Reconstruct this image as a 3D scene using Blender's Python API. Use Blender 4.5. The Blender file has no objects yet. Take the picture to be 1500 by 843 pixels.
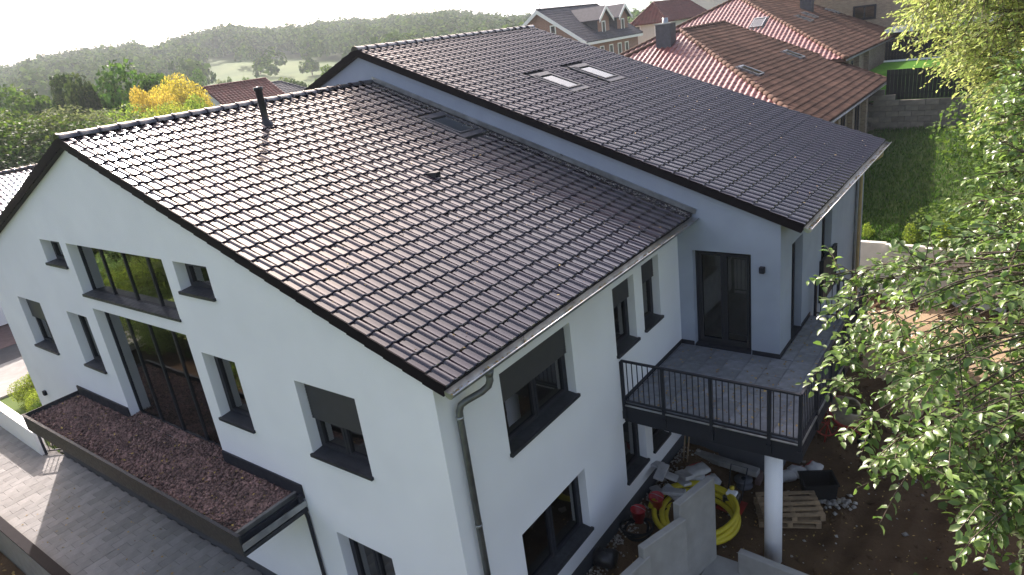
import bpy, math, random
import numpy as np
from mathutils import Vector, Matrix
random.seed(7); rng = np.random.default_rng(7)
sc = bpy.context.scene
col = sc.collection
# ------------------------------------------------------------------ camera
CP = np.array([5.61362, -5.40594, 10.16094])
CF = np.array([-0.58624864, 0.73332969, -0.34429652])
CR = np.array([0.8028567, 0.58273128, -0.12587842])
CU = np.array([-0.10832196, 0.35021682, 0.93038408])
FPX = 1004.136
cd = bpy.data.cameras.new('camera'); cam = bpy.data.objects.new('camera', cd); col.objects.link(cam)
cd.sensor_width = 36; cd.lens = 36 * FPX / 1500; cd.clip_start = 0.1; cd.clip_end = 20000
cam.matrix_world = Matrix(((CR[0], CU[0], -CF[0], CP[0]), (CR[1], CU[1], -CF[1], CP[1]), (CR[2], CU[2], -CF[2], CP[2]), (0, 0, 0, 1)))
sc.camera = cam
# ------------------------------------------------------------------ light
SUN_EL, SUN_AZ = math.radians(33), math.radians(61)      # azimuth from +Y towards -X
SD = Vector((-math.sin(SUN_AZ) * math.cos(SUN_EL), math.cos(SUN_AZ) * math.cos(SUN_EL), math.sin(SUN_EL)))
w = bpy.data.worlds.new('World'); sc.world = w; w.use_nodes = True
nt = w.node_tree; bg = nt.nodes['Background']
sky = nt.nodes.new('ShaderNodeTexSky'); sky.sky_type = 'NISHITA'; sky.sun_disc = False
sky.sun_elevation = SUN_EL; sky.sun_rotation = -SUN_AZ; sky.air_density = 1.0; sky.dust_density = 6.0; sky.ozone_density = 1.0; sky.altitude = 200
nt.links.new(sky.outputs[0], bg.inputs[0]); bg.inputs[1].default_value = 0.15
sl = bpy.data.lights.new('sun', 'SUN'); sl.energy = 5.0; sl.angle = math.radians(0.55); sl.color = (1.0, 0.955, 0.90)
so = bpy.data.objects.new('sun', sl); col.objects.link(so); so.rotation_euler = SD.to_track_quat('Z', 'Y').to_euler(); so.location = (-40, 20, 60)
sc.view_settings.view_transform = 'Standard'; sc.view_settings.look = 'None'; sc.view_settings.gamma = 1.0
sc.view_settings.exposure = 1.2
sc.view_settings.use_white_balance = True; sc.view_settings.white_balance_temperature = 6700; sc.view_settings.white_balance_tint = 18
sc.render.engine = 'CYCLES'
HAZE = 0.0003

# ------------------------------------------------------------------ helpers
def pray(px, py):
    d = CF + CR * (px - 750) / FPX - CU * (py - 421.5) / FPX
    return d / np.linalg.norm(d)
def at(px, py, dist): return CP + pray(px, py) * dist
def hit(px, py, ax, v):
    d = pray(px, py); return CP + d * (v - CP[ax]) / d[ax]
def sstep(a, b, x):
    t = np.clip((np.asarray(x, float) - a) / (b - a), 0, 1); return t * t * (3 - 2 * t)
BASE = {}
def tag(o, label=None, cat=None, group=None, kind=None):
    if label: o['label'] = label
    if cat: o['category'] = cat
    if group: o['group'] = group
    if kind: o['kind'] = kind
    return o
def empty(name, loc, label=None, cat=None, group=None, kind=None):
    o = bpy.data.objects.new(name, None); col.objects.link(o); o.location = loc; o.empty_display_size = 0.2
    BASE[o.name] = np.array(loc, float)
    return tag(o, label, cat, group, kind)
def base_of(o): return BASE.get(o.name, np.zeros(3)) if o else np.zeros(3)
def link(name, me, parent=None, loc=None):
    o = bpy.data.objects.new(name, me); col.objects.link(o)
    if parent: o.parent = parent
    if loc is not None: o.location = loc
    return o
def mesh_np(name, V, F, mat, smooth=False, mats=None, mi=None):
    """V (n,3); F (m,k) array of equal-size faces, or list of lists"""
    me = bpy.data.meshes.new(name)
    V = np.asarray(V, np.float32)
    if isinstance(F, np.ndarray):
        m, k = F.shape
        me.vertices.add(len(V)); me.vertices.foreach_set('co', V.ravel())
        me.loops.add(m * k); me.loops.foreach_set('vertex_index', F.astype(np.int32).ravel())
        me.polygons.add(m); me.polygons.foreach_set('loop_start', np.arange(0, m * k, k, dtype=np.int32))
        try: me.polygons.foreach_set('loop_total', np.full(m, k, np.int32))
        except Exception: pass
    else:
        me.from_pydata([tuple(map(float, v)) for v in V], [], F)
    for x in ([mat] if mats is None else mats): me.materials.append(x)
    if mi is not None: me.polygons.foreach_set('material_index', np.asarray(mi, np.int32))
    me.update(calc_edges=True)
    if smooth: me.polygons.foreach_set('use_smooth', np.ones(len(me.polygons), bool))
    me.validate()
    return me
class MB:
    def __init__(s, O=(0, 0, 0), U=(1, 0, 0), N=(0, 1, 0), Z=(0, 0, 1)):
        s.V = []; s.F = []; s.sm = []; s.frame(O, U, N, Z)
    def frame(s, O, U, N, Z=(0, 0, 1)):
        s.O = np.array(O, float); s.A = np.array([U, N, Z], float); return s
    def w(s, p): return s.O + np.asarray(p, float) @ s.A
    def poly(s, pts, smooth=False):
        i = len(s.V); s.V += [s.w(p) for p in pts]; s.F.append(list(range(i, i + len(pts)))); s.sm.append(smooth); return s
    def box(s, a0, a1, b0, b1, c0, c1):
        i = len(s.V)
        for c in (c0, c1):
            for a, b in ((a0, b0), (a1, b0), (a1, b1), (a0, b1)): s.V.append(s.w((a, b, c)))
        fs = [[0, 3, 2, 1], [4, 5, 6, 7], [0, 1, 5, 4], [1, 2, 6, 5], [2, 3, 7, 6], [3, 0, 4, 7]]
        if np.linalg.det(s.A) * (a1 - a0) * (b1 - b0) * (c1 - c0) < 0: fs = [f[::-1] for f in fs]
        s.F += [[i + k for k in f] for f in fs]; s.sm += [False] * 6; return s
    def hexa(s, pts):
        i = len(s.V); s.V += [s.w(p) for p in pts]
        for f in [[0, 3, 2, 1], [4, 5, 6, 7], [0, 1, 5, 4], [1, 2, 6, 5], [2, 3, 7, 6], [3, 0, 4, 7]]: s.F.append([i + k for k in f]); s.sm.append(False)
        return s
    def bar(s, p, q, wd, ht=None, up=(0, 0, 1)):
        ht = ht or wd; p = np.array(p, float); q = np.array(q, float); d = q - p; L = np.linalg.norm(d); d /= L
        up = np.array(up, float)
        if abs(d @ up) > .95: up = np.array([1., 0, 0])
        a = np.cross(d, up); a /= np.linalg.norm(a); b = np.cross(a, d)
        pts = []
        for c in (p, q):
            for x, y in ((-1, -1), (1, -1), (1, 1), (-1, 1)): pts.append(c + a * x * wd / 2 + b * y * ht / 2)
        return s.hexa(pts)
    def tube(s, path, r, n=10, cap=True):
        path = [np.array(p, float) for p in path]; rs = r if hasattr(r, '__len__') else [r] * len(path)
        i0 = len(s.V); prev = None
        for k, p in enumerate(path):
            d = path[min(k + 1, len(path) - 1)] - path[max(k - 1, 0)]; d = d / (np.linalg.norm(d) + 1e-9)
            if prev is None:
                a = np.cross(d, (0, 0, 1)) if abs(d[2]) < .9 else np.cross(d, (1, 0, 0))
            else: a = prev - d * (prev @ d)
            a = a / (np.linalg.norm(a) + 1e-9); prev = a; b = np.cross(d, a)
            for j in range(n):
                t = 2 * math.pi * j / n; s.V.append(s.w(p + (a * math.cos(t) + b * math.sin(t)) * rs[k]))
        for k in range(len(path) - 1):
            for j in range(n):
                s.F.append([i0 + k * n + j, i0 + k * n + (j + 1) % n, i0 + (k + 1) * n + (j + 1) % n, i0 + (k + 1) * n + j]); s.sm.append(True)
        if cap:
            s.F.append([i0 + j for j in range(n)][::-1]); s.sm.append(False)
            s.F.append([i0 + (len(path) - 1) * n + j for j in range(n)]); s.sm.append(False)
        return s
    def lathe(s, prof, n=20, c=(0, 0, 0), ax=(0, 0, 1)):
        ax = np.array(ax, float); ax /= np.linalg.norm(ax)
        a = np.cross(ax, (0, 1, 0)) if abs(ax[1]) < .9 else np.cross(ax, (1, 0, 0)); a /= np.linalg.norm(a); b = np.cross(ax, a)
        i0 = len(s.V); c = np.array(c, float)
        for r, z in prof:
            for j in range(n):
                t = 2 * math.pi * j / n; s.V.append(s.w(c + ax * z + (a * math.cos(t) + b * math.sin(t)) * r))
        for k in range(len(prof) - 1):
            for j in range(n):
                s.F.append([i0 + k * n + j, i0 + k * n + (j + 1) % n, i0 + (k + 1) * n + (j + 1) % n, i0 + (k + 1) * n + j]); s.sm.append(True)
        return s
    def build(s, name, mat, parent=None, kind=None):
        V = np.array(s.V) - base_of(parent)
        me = mesh_np(name, V, s.F, mat)
        if any(s.sm) and len(me.polygons) == len(s.sm): me.polygons.foreach_set('use_smooth', np.array(s.sm, bool))
        o = link(name, me, parent)
        if parent: BASE[o.name] = base_of(parent)
        else: BASE[o.name] = np.zeros(3)
        if kind: o['kind'] = kind
        return o
def thing_mesh(o, loc):
    """move origin of a top-level mesh object to loc"""
    loc = np.array(loc, float); o.data.transform(Matrix.Translation(Vector(-loc))); o.location = loc; BASE[o.name] = loc; return o
def bevel(o, wd=.01, seg=1):
    m = o.modifiers.new('bevel', 'BEVEL'); m.width = wd; m.segments = seg; m.limit_method = 'ANGLE'; m.angle_limit = math.radians(40); return o

# ------------------------------------------------------------------ materials
def mat(name, c, rough=.6, metal=0., var=.12, scale=6., bump=0., bscale=None, rnd=0., isl=0., spec=.5, c2=None, detail=6, coords='Object', trans=0., bdist=.02, stain=0., rvar=0.):
    m = bpy.data.materials.new(name); m.use_nodes = True; t = m.node_tree; N = t.nodes; L = t.links
    b = N['Principled BSDF']; b.inputs['Roughness'].default_value = rough; b.inputs['Metallic'].default_value = metal; b.inputs['Specular IOR Level'].default_value = spec
    tc = N.new('ShaderNodeTexCoord')
    no = N.new('ShaderNodeTexNoise'); no.inputs['Scale'].default_value = scale; no.inputs['Detail'].default_value = detail; L.new(tc.outputs[coords], no.inputs['Vector'])
    mx = N.new('ShaderNodeMix'); mx.data_type = 'RGBA'
    lo = tuple(max(0, x * (1 - var)) for x in c) if c2 is None else c
    hi = tuple(min(1, x * (1 + var)) for x in c) if c2 is None else c2
    mx.inputs[6].default_value = (*lo, 1); mx.inputs[7].default_value = (*hi, 1)
    rp = N.new('ShaderNodeMapRange'); rp.inputs[1].default_value = .3; rp.inputs[2].default_value = .7; L.new(no.outputs['Fac'], rp.inputs[0]); L.new(rp.outputs[0], mx.inputs[0])
    out = mx.outputs[2]
    if stain:
        n3 = N.new('ShaderNodeTexNoise'); n3.inputs['Scale'].default_value = scale * .17; n3.inputs['Detail'].default_value = 8; n3.inputs['Roughness'].default_value = .65; L.new(tc.outputs[coords], n3.inputs['Vector'])
        r3 = N.new('ShaderNodeMapRange'); r3.inputs[1].default_value = .35; r3.inputs[2].default_value = .7; r3.inputs[3].default_value = 1 - stain; r3.inputs[4].default_value = 1 + stain * .5; L.new(n3.outputs['Fac'], r3.inputs[0])
        h3 = N.new('ShaderNodeHueSaturation'); L.new(r3.outputs[0], h3.inputs['Value']); L.new(out, h3.inputs['Color']); out = h3.outputs[0]
    if rnd or isl:
        if rnd: src = N.new('ShaderNodeObjectInfo').outputs['Random']
        else: src = N.new('ShaderNodeNewGeometry').outputs['Random Per Island']
        a = rnd or isl
        r2 = N.new('ShaderNodeMapRange'); r2.inputs[3].default_value = 1 - a; r2.inputs[4].default_value = 1 + a; L.new(src, r2.inputs[0])
        hv = N.new('ShaderNodeHueSaturation'); L.new(r2.outputs[0], hv.inputs['Value']); L.new(out, hv.inputs['Color']); out = hv.outputs[0]
    L.new(out, b.inputs['Base Color'])
    if rvar:
        r4 = N.new('ShaderNodeMapRange'); r4.inputs[1].default_value = .3; r4.inputs[2].default_value = .7; r4.inputs[3].default_value = rough - rvar; r4.inputs[4].default_value = rough + rvar; L.new(no.outputs['Fac'], r4.inputs[0]); L.new(r4.outputs[0], b.inputs['Roughness'])
    if bump:
        n2 = N.new('ShaderNodeTexNoise'); n2.inputs['Scale'].default_value = bscale or scale * 4; n2.inputs['Detail'].default_value = 4; L.new(tc.outputs[coords], n2.inputs['Vector'])
        bp = N.new('ShaderNodeBump'); bp.inputs['Strength'].default_value = bump; bp.inputs['Distance'].default_value = bdist; L.new(n2.outputs['Fac'], bp.inputs['Height']); L.new(bp.outputs[0], b.inputs['Normal'])
    return m
def leafmat(name, c, c2, gloss=.45, trans=.35, spec=.4, hue=.02, val=.35):
    m = bpy.data.materials.new(name); m.use_nodes = True; t = m.node_tree; N = t.nodes; L = t.links
    b = N['Principled BSDF']; b.inputs['Roughness'].default_value = gloss; b.inputs['Specular IOR Level'].default_value = spec
    g = N.new('ShaderNodeNewGeometry')
    mx = N.new('ShaderNodeMix'); mx.data_type = 'RGBA'; mx.inputs[6].default_value = (*c, 1); mx.inputs[7].default_value = (*c2, 1); L.new(g.outputs['Random Per Island'], mx.inputs[0])
    wn = N.new('ShaderNodeTexWhiteNoise'); wn.noise_dimensions = '1D'; L.new(g.outputs['Random Per Island'], wn.inputs['W'])
    r2 = N.new('ShaderNodeMapRange'); r2.inputs[3].default_value = 1 - val; r2.inputs[4].default_value = 1 + val; L.new(wn.outputs['Value'], r2.inputs[0])
    oi = N.new('ShaderNodeObjectInfo'); r3 = N.new('ShaderNodeMapRange'); r3.inputs[3].default_value = .5 - hue; r3.inputs[4].default_value = .5 + hue; L.new(oi.outputs['Random'], r3.inputs[0])
    hv = N.new('ShaderNodeHueSaturation'); L.new(r3.outputs[0], hv.inputs['Hue']); L.new(r2.outputs[0], hv.inputs['Value']); L.new(mx.outputs[2], hv.inputs['Color'])
    L.new(hv.outputs[0], b.inputs['Base Color'])
    tr = N.new('ShaderNodeBsdfTranslucent'); h2 = N.new('ShaderNodeHueSaturation'); h2.inputs['Value'].default_value = 1.5; h2.inputs['Saturation'].default_value = 1.1; L.new(hv.outputs[0], h2.inputs['Color']); L.new(h2.outputs[0], tr.inputs[0])
    ms = N.new('ShaderNodeMixShader'); ms.inputs[0].default_value = trans; L.new(b.outputs[0], ms.inputs[1]); L.new(tr.outputs[0], ms.inputs[2])
    L.new(ms.outputs[0], N['Material Output'].inputs[0]); return m
def glassmat(name, ior=1.9, tint=(.55, .6, .58)):
    m = bpy.data.materials.new(name); m.use_nodes = True; t = m.node_tree; N = t.nodes; L = t.links
    N.remove(N['Principled BSDF'])
    tr = N.new('ShaderNodeBsdfTransparent'); tr.inputs[0].default_value = (*tint, 1)
    gl = N.new('ShaderNodeBsdfGlossy'); gl.inputs['Roughness'].default_value = .01; gl.inputs[0].default_value = (.92, .95, .95, 1)
    tc = N.new('ShaderNodeTexCoord'); n2 = N.new('ShaderNodeTexNoise'); n2.inputs['Scale'].default_value = 1.4; L.new(tc.outputs['Object'], n2.inputs['Vector'])
    bp = N.new('ShaderNodeBump'); bp.inputs['Strength'].default_value = .06; bp.inputs['Distance'].default_value = .02; L.new(n2.outputs['Fac'], bp.inputs['Height']); L.new(bp.outputs[0], gl.inputs['Normal'])
    fr = N.new('ShaderNodeFresnel'); fr.inputs[0].default_value = ior
    ms = N.new('ShaderNodeMixShader'); L.new(fr.outputs[0], ms.inputs[0]); L.new(tr.outputs[0], ms.inputs[1]); L.new(gl.outputs[0], ms.inputs[2]); L.new(ms.outputs[0], N['Material Output'].inputs[0]); return m
def brickmat(name, c1, c2, mortar, sc_=1.0, bw=.24, bh=.075):
    m = bpy.data.materials.new(name); m.use_nodes = True; t = m.node_tree; N = t.nodes; L = t.links; b = N['Principled BSDF']; b.inputs['Roughness'].default_value = .85
    tc = N.new('ShaderNodeTexCoord'); sx = N.new('ShaderNodeSeparateXYZ'); L.new(tc.outputs['Object'], sx.inputs[0])
    ad = N.new('ShaderNodeMath'); ad.operation = 'ADD'; L.new(sx.outputs[0], ad.inputs[0]); L.new(sx.outputs[1], ad.inputs[1])
    cx = N.new('ShaderNodeCombineXYZ'); L.new(ad.outputs[0], cx.inputs[0]); L.new(sx.outputs[2], cx.inputs[1])
    br = N.new('ShaderNodeTexBrick'); L.new(cx.outputs[0], br.inputs['Vector']); br.inputs['Scale'].default_value = sc_
    br.inputs['Brick Width'].default_value = bw; br.inputs['Row Height'].default_value = bh; br.inputs['Mortar Size'].default_value = .008
    br.inputs['Color1'].default_value = (*c1, 1); br.inputs['Color2'].default_value = (*c2, 1); br.inputs['Mortar'].default_value = (*mortar, 1)
    L.new(br.outputs['Color'], b.inputs['Base Color'])
    bp = N.new('ShaderNodeBump'); bp.inputs['Distance'].default_value = .01; bp.inputs['Strength'].default_value = .6; bp.invert = True; L.new(br.outputs['Fac'], bp.inputs['Height']); L.new(bp.outputs[0], b.inputs['Normal']); return m
MT = dict(
 white=mat('white_render', (.80, .80, .81), .9, var=.025, scale=1.2, bump=.35, bscale=160, bdist=.006, stain=.05, spec=.1),
 grey=mat('grey_render', (.33, .365, .43), .9, var=.05, scale=2, bump=.4, bscale=150, bdist=.006, stain=.06, spec=.1),
 plinth=mat('plinth_render', (.06, .065, .075), .85, var=.15, scale=3, bump=.3, bscale=120, stain=.2),
 anth=mat('anthracite_metal', (.020, .022, .029), .5, var=.1, scale=8, rvar=.08, spec=.2),
 sill=mat('anthracite_sill', (.04, .043, .05), .45, metal=.2, spec=.3, var=.3, scale=14, stain=.25, rvar=.12),
 shut=mat('shutter_slats', (.028, .028, .032), .5, var=.1),
 tile=mat('glazed_dark_tile', (.010, .006, .011), .13, var=.3, scale=9, rnd=.3, spec=.85, bump=.05, bscale=30, bdist=.006, rvar=.03),
 tile_j=mat('glazed_dark_tile_joined', (.010, .006, .011), .13, var=.3, scale=9, isl=.3, spec=.85, bump=.05, bscale=30, bdist=.006, rvar=.03),
 under=mat('roof_underlay', (.015, .013, .014), .9), verge=mat('verge_tile', (.010, .008, .010), .6, spec=.03),
 zinc=mat('zinc', (.42, .43, .43), .38, metal=.85, var=.2, scale=5, stain=.3, rvar=.12),
 zinc_d=mat('weathered_zinc', (.16, .165, .165), .5, metal=.6, var=.25, scale=5, stain=.35),
 glass=glassmat('window_glass', 2.3), glass_d=glassmat('door_glass', 1.7, (.75, .78, .78)),
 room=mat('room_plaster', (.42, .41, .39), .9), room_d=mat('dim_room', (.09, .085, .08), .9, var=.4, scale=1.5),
 conc=mat('concrete', (.31, .30, .275), .85, var=.1, scale=3, bump=.25, bscale=40, stain=.18, spec=.1),
 conc_lit=mat('sunlit_concrete', (.62, .59, .52), .85, var=.08, scale=3, bump=.2, bscale=40, stain=.12, spec=.1),  # lighter copy of the concrete, painting in the light on the retaining wall
 earth_lit=mat('sunlit_earth', (.24, .17, .105), .95, scale=2, c2=(.36, .27, .175), bump=.6, bscale=20, bdist=.03, spec=.1),  # dry earth with the sunlight on it painted into a paler colour
 conc_d=mat('old_concrete', (.22, .21, .19), .9, var=.25, scale=4, bump=.5, bscale=30, stain=.3),
 deck=mat('deck_slab', (.19, .20, .22), .75, var=.2, scale=7, rnd=.15, bump=.35, bscale=90, bdist=.006, stain=.2),
 dirt=mat('bare_earth', (.062, .036, .019), .95, scale=1.3, c2=(.12, .075, .042), bump=.8, bscale=14, bdist=.06, stain=.25, spec=.1),
 pave=mat('paving_block', (.255, .247, .232), .85, var=.12, scale=5, rnd=.14, bump=.4, bscale=60, bdist=.008, stain=.12, spec=.1),
 pavej=mat('paving_joint', (.17, .16, .145), .95),
 gravel=mat('lava_gravel', (.19, .112, .092), .9, var=.35, scale=3, isl=.65),
 asphalt=mat('asphalt', (.055, .055, .057), .9, var=.15, scale=2, bump=.3, bscale=80),
 redpave=mat('red_paving', (.16, .10, .085), .9, var=.2, scale=5, bump=.3),
 ground=mat('meadow_ground', (.055, .095, .025), .95, scale=.05, c2=(.10, .14, .04), detail=10, bump=.3, bscale=2, spec=.1),
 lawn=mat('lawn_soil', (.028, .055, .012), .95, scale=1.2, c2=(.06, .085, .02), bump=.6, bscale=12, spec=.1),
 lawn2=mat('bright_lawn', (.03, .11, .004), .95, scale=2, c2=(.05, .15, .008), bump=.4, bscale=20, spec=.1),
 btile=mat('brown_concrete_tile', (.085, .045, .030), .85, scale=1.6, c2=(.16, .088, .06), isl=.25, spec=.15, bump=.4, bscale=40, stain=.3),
 btile_lit=mat('brown_tile_lit', (.20, .062, .052), .38, scale=2, var=.2, isl=.15, spec=.6, stain=.1),  # pinker, glossier copy of the brown tile: light on front hips put into colour
 rtile=mat('dark_red_tile', (.11, .024, .02), .7, spec=.2, var=.2, scale=2, isl=.15),
 slate=mat('slate_sheet', (.06, .062, .07), .6, var=.25, scale=6, bump=.4, bscale=30),
 gtile=mat('grey_tile', (.06, .058, .066), .75, spec=.2, var=.2, scale=3, isl=.2),
 rbrick=brickmat('red_brick', (.24, .098, .066), (.30, .135, .095), (.32, .28, .25)),
 ybrick=brickmat('yellow_brick', (.33, .25, .16), (.22, .155, .10), (.30, .26, .2)),
 cream=mat('cream_render', (.55, .52, .47), .9, var=.05), whitewood=mat('white_paint', (.78, .77, .75), .5, var=.04),
 stone=mat('retaining_block', (.19, .165, .125), .9, var=.25, scale=2.5, rnd=.25, bump=.7, bscale=18, bdist=.02, stain=.3),
 fence=mat('black_fence', (.012, .013, .017), .9, spec=.1, var=.2, rnd=.2),
 bark=mat('bark', (.085, .062, .042), .9, var=.35, scale=12, bump=.7, bscale=30),
 wood=mat('pallet_wood', (.27, .185, .105), .85, var=.25, scale=8, rnd=.2, stain=.3),
 redpl=mat('red_plastic', (.42, .012, .018), .35, var=.1), yellow=mat('yellow_hose', (.52, .42, .02), .5, var=.1, stain=.15),
 blackpl=mat('black_plastic', (.014, .014, .016), .35, var=.2), rubber=mat('rubber', (.014, .014, .014), .8, spec=.1),
 mixer=mat('mixer_drum', (.28, .23, .15), .6, var=.25, scale=8, stain=.4), redmet=mat('red_steel', (.30, .025, .015), .5, var=.25, stain=.35),
 sack=mat('white_sack', (.42, .41, .40), .7, var=.12, scale=8, stain=.15), sackr=mat('red_print', (.45, .03, .03), .6),
 rubble=mat('pale_rubble', (.26, .24, .21), .9, var=.15, isl=.3), dleaf=mat('fallen_leaf', (.42, .30, .08), .8, isl=.5, c2=(.20, .10, .03), scale=3),
 yplast=mat('yellow_paint', (.6, .45, .03), .5), white_pl=mat('white_plastic', (.7, .7, .7), .5), tan=mat('tan_pipe', (.42, .33, .17), .5),
 steel=mat('galvanised', (.35, .36, .36), .45, metal=.8, var=.15),
)
LF = dict(
 near=leafmat('broad_leaf', (.085, .15, .035), (.20, .27, .075), .33, .35, .6),
 gold=leafmat('yellow_green_leaf', (.23, .36, .11), (.38, .44, .17), .5, .45, .3),
 green=leafmat('green_leaf', (.05, .10, .022), (.10, .155, .035), .55, .35,.06),
 dark=leafmat('dark_leaf', (.03, .058, .018), (.06, .09, .026), .55, .3,.06),
 silver=leafmat('silver_leaf', (.095, .125, .05), (.16, .185, .085), .8, .3, .05),
 yellow=leafmat('autumn_leaf', (.34, .29, .05), (.46, .40, .09), .6, .45, .3),
 lime=leafmat('lime_leaf', (.15, .22, .04), (.25, .30, .06), .55, .45,.06),
 hill=leafmat('hill_leaf', (.035, .08, .014), (.095, .16, .03), .8, .12, .0, val=.4),
 grass=leafmat('grass_blade', (.03, .075, .012), (.065, .11, .022), .6, .35, .3),
)
# ------------------------------------------------------------------ terrain
def crest_table():
    px = [(-400, 130), (-200, 112), (0, 93), (60, 82), (110, 74), (195, 66), (220, 75), (260, 60), (330, 44), (400, 50), (480, 40), (560, 36), (600, 32), (660, 24), (740, 32), (800, 30), (900, 34), (1100, 20), (1300, 0), (1600, -30)]
    out = []
    for x, y in px:
        d = pray(x, y); out.append((math.atan2(-d[0], d[1]), d[2] / math.hypot(d[0], d[1])))
    out.sort(); return np.array(out)
CT = crest_table(); CREST_R = 640.
def hill_z(x, y):
    x = np.asarray(x, float); y = np.asarray(y, float); dx = x - CP[0]; dy = y - CP[1]; r = np.hypot(dx, dy); a = np.arctan2(-dx, dy)
    tn = np.interp(a, CT[:, 0], CT[:, 1]); crest = CP[2] + tn * CREST_R - 9
    wn = .5 + .5 * np.cos(np.clip((a - .75) / 1.5, -1, 1) * math.pi)      # hills fade out behind the camera
    up = sstep(170, CREST_R, r) * (1 - .35 * sstep(CREST_R + 40, 1500, r))
    return crest * up * np.where(r > 150, np.maximum(wn, .15), 0)
def ground_z(x, y):
    x = np.asarray(x, float); y = np.asarray(y, float)
    z = -.12 + hill_z(x, y)
    z = z - 1.25 * (sstep(-2.2, -2.35, y)) * sstep(1.5, -1.0, x) * sstep(-60, -34, x)
    z = z + 3.2 * sstep(21, 48, y) * sstep(-24, -8, x) * (1 - sstep(60, 140, y))
    z = z + 1.2 * sstep(10, 30, x)
    return z
near = np.concatenate([np.arange(-30, -2.9, 1.), [-2.9, -2.6, -2.35, -2.2], np.arange(-2, 31, 1.)])
far = 30 * 1.045 ** np.arange(1, 108)
ax_ = np.concatenate([-far[::-1], near, far])
gx, gy = np.meshgrid(ax_, ax_, indexing='xy'); n_ = len(ax_)
gz = ground_z(gx, gy)
def grid_faces(nx, ny):
    i = np.arange(nx * ny).reshape(ny, nx)
    return np.stack([i[:-1, :-1], i[:-1, 1:], i[1:, 1:], i[1:, :-1]], -1).reshape(-1, 4)
me = mesh_np('ground', np.stack([gx, gy, gz], -1).reshape(-1, 3), grid_faces(n_, n_), MT['ground'], True)
tag(link('ground', me), 'meadow ground running out to the wooded hills', 'ground', kind='structure')
# distant blue hill
aa = np.linspace(-.2, 1.3, 90); V = []
for a in aa:
    h = 4 + 150 * math.exp(-((a - .33) / .13) ** 2) * (1 + .06 * math.sin(a * 40)) + 40 * math.exp(-((a - .6) / .2) ** 2) + 25 * math.exp(-((a - .05) / .2) ** 2)
    for r, f in ((2500, 0), (2900, .55), (3300, .95), (3500, 1), (4200, .3)):
        V.append((CP[0] - math.sin(a) * r, CP[1] + math.cos(a) * r, h * f - 2 + (rng.random() * 6 if 0 < f else 0)))
tag(link('hill', mesh_np('hill', V, grid_faces(5, 90), LF['hill'], True)), 'distant blue wooded hill on the horizon', 'hill', kind='structure')
# dirt yard
def dirt_z(x, y):
    x = np.asarray(x, float); y = np.asarray(y, float)
    z = .36 * sstep(1.5, -.3, x) * sstep(1.0, 3.2, y) + .035 * np.sin(x * 2.1 + y * .7) * np.cos(y * 1.3 - x) + .02 * np.sin(x * 5.3) * np.sin(y * 4.1)
    # wheel ruts running through the yard
    for c in (3.55, 4.75):
        d = x - (c + .10 * (y - 6) * .6)
        z = z - .09 * np.exp(-(d / .17) ** 2) * (1 + .35 * np.sin(y * 11)) + .06 * np.exp(-((abs(d) - .30) / .13) ** 2)
    return z + .25 * sstep(11, 19, y)
xs = np.arange(-.34, 14.01, .13); ys = np.arange(-7, 19.4, .15)
X, Y = np.meshgrid(xs, ys); Z = dirt_z(X, Y) + rng.normal(0, .009, X.shape)
tag(link('dirt_yard', mesh_np('dirt_yard', np.stack([X, Y, Z], -1).reshape(-1, 3), grid_faces(len(xs), len(ys)), MT['dirt'], True)), 'bare brown earth of the building site', 'ground', kind='structure')
# dry earth beyond the grey house, painted paler where the sun falls
th_ = np.linspace(0, 2 * math.pi, 40, endpoint=False); rr_ = np.linspace(0, 1, 10); V = []; 
for r in rr_:
    for a in th_: k = 1 + .12 * math.sin(3 * a) + .08 * math.sin(7 * a + 1); x, y = 4.6 + 2.9 * r * k * math.cos(a), 15.6 + 3.4 * r * k * math.sin(a); y = min(y, 19.1); V.append((x, y, float(dirt_z(x, y)) + .035 - .05 * r ** 6))
F = [[i * 40 + j, i * 40 + (j + 1) % 40, (i + 1) * 40 + (j + 1) % 40, (i + 1) * 40 + j] for i in range(9) for j in range(40)]
tag(link('sunlit_patch', mesh_np('sunlit_patch', V, np.array(F), MT['earth_lit'], True)), 'dry earth painted pale as sunlit below the concrete retaining wall', 'ground', kind='structure')
# lawn terraces
def lawn_z(x, y): return 2.0 + .9 * sstep(19, 36, y) + .25 * sstep(5, 12, x) + .05 * np.sin(np.asarray(x) * 1.7) * np.sin(np.asarray(y) * 1.3)
xs = np.arange(-1.5, 24, .6); ys = np.linspace(19.38, 36.3, 30); X, Y = np.meshgrid(xs, ys)
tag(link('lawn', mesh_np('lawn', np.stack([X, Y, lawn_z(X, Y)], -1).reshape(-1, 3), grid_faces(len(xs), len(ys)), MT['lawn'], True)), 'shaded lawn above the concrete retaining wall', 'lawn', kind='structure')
def lawn2_z(x, y): return 4.30 + .92 * sstep(38.5, 42.5, y) + .0 * x
xs = np.arange(-3.0, 24, 1.); ys = np.linspace(36.3, 62, 30); X, Y = np.meshgrid(xs, ys)
tag(link('upper_lawn', mesh_np('upper_lawn', np.stack([X, Y, lawn2_z(X, Y)], -1).reshape(-1, 3), grid_faces(len(xs), len(ys)), MT['lawn2'], True)), 'bright sunlit lawn between the two black fences', 'lawn', kind='structure')

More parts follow.
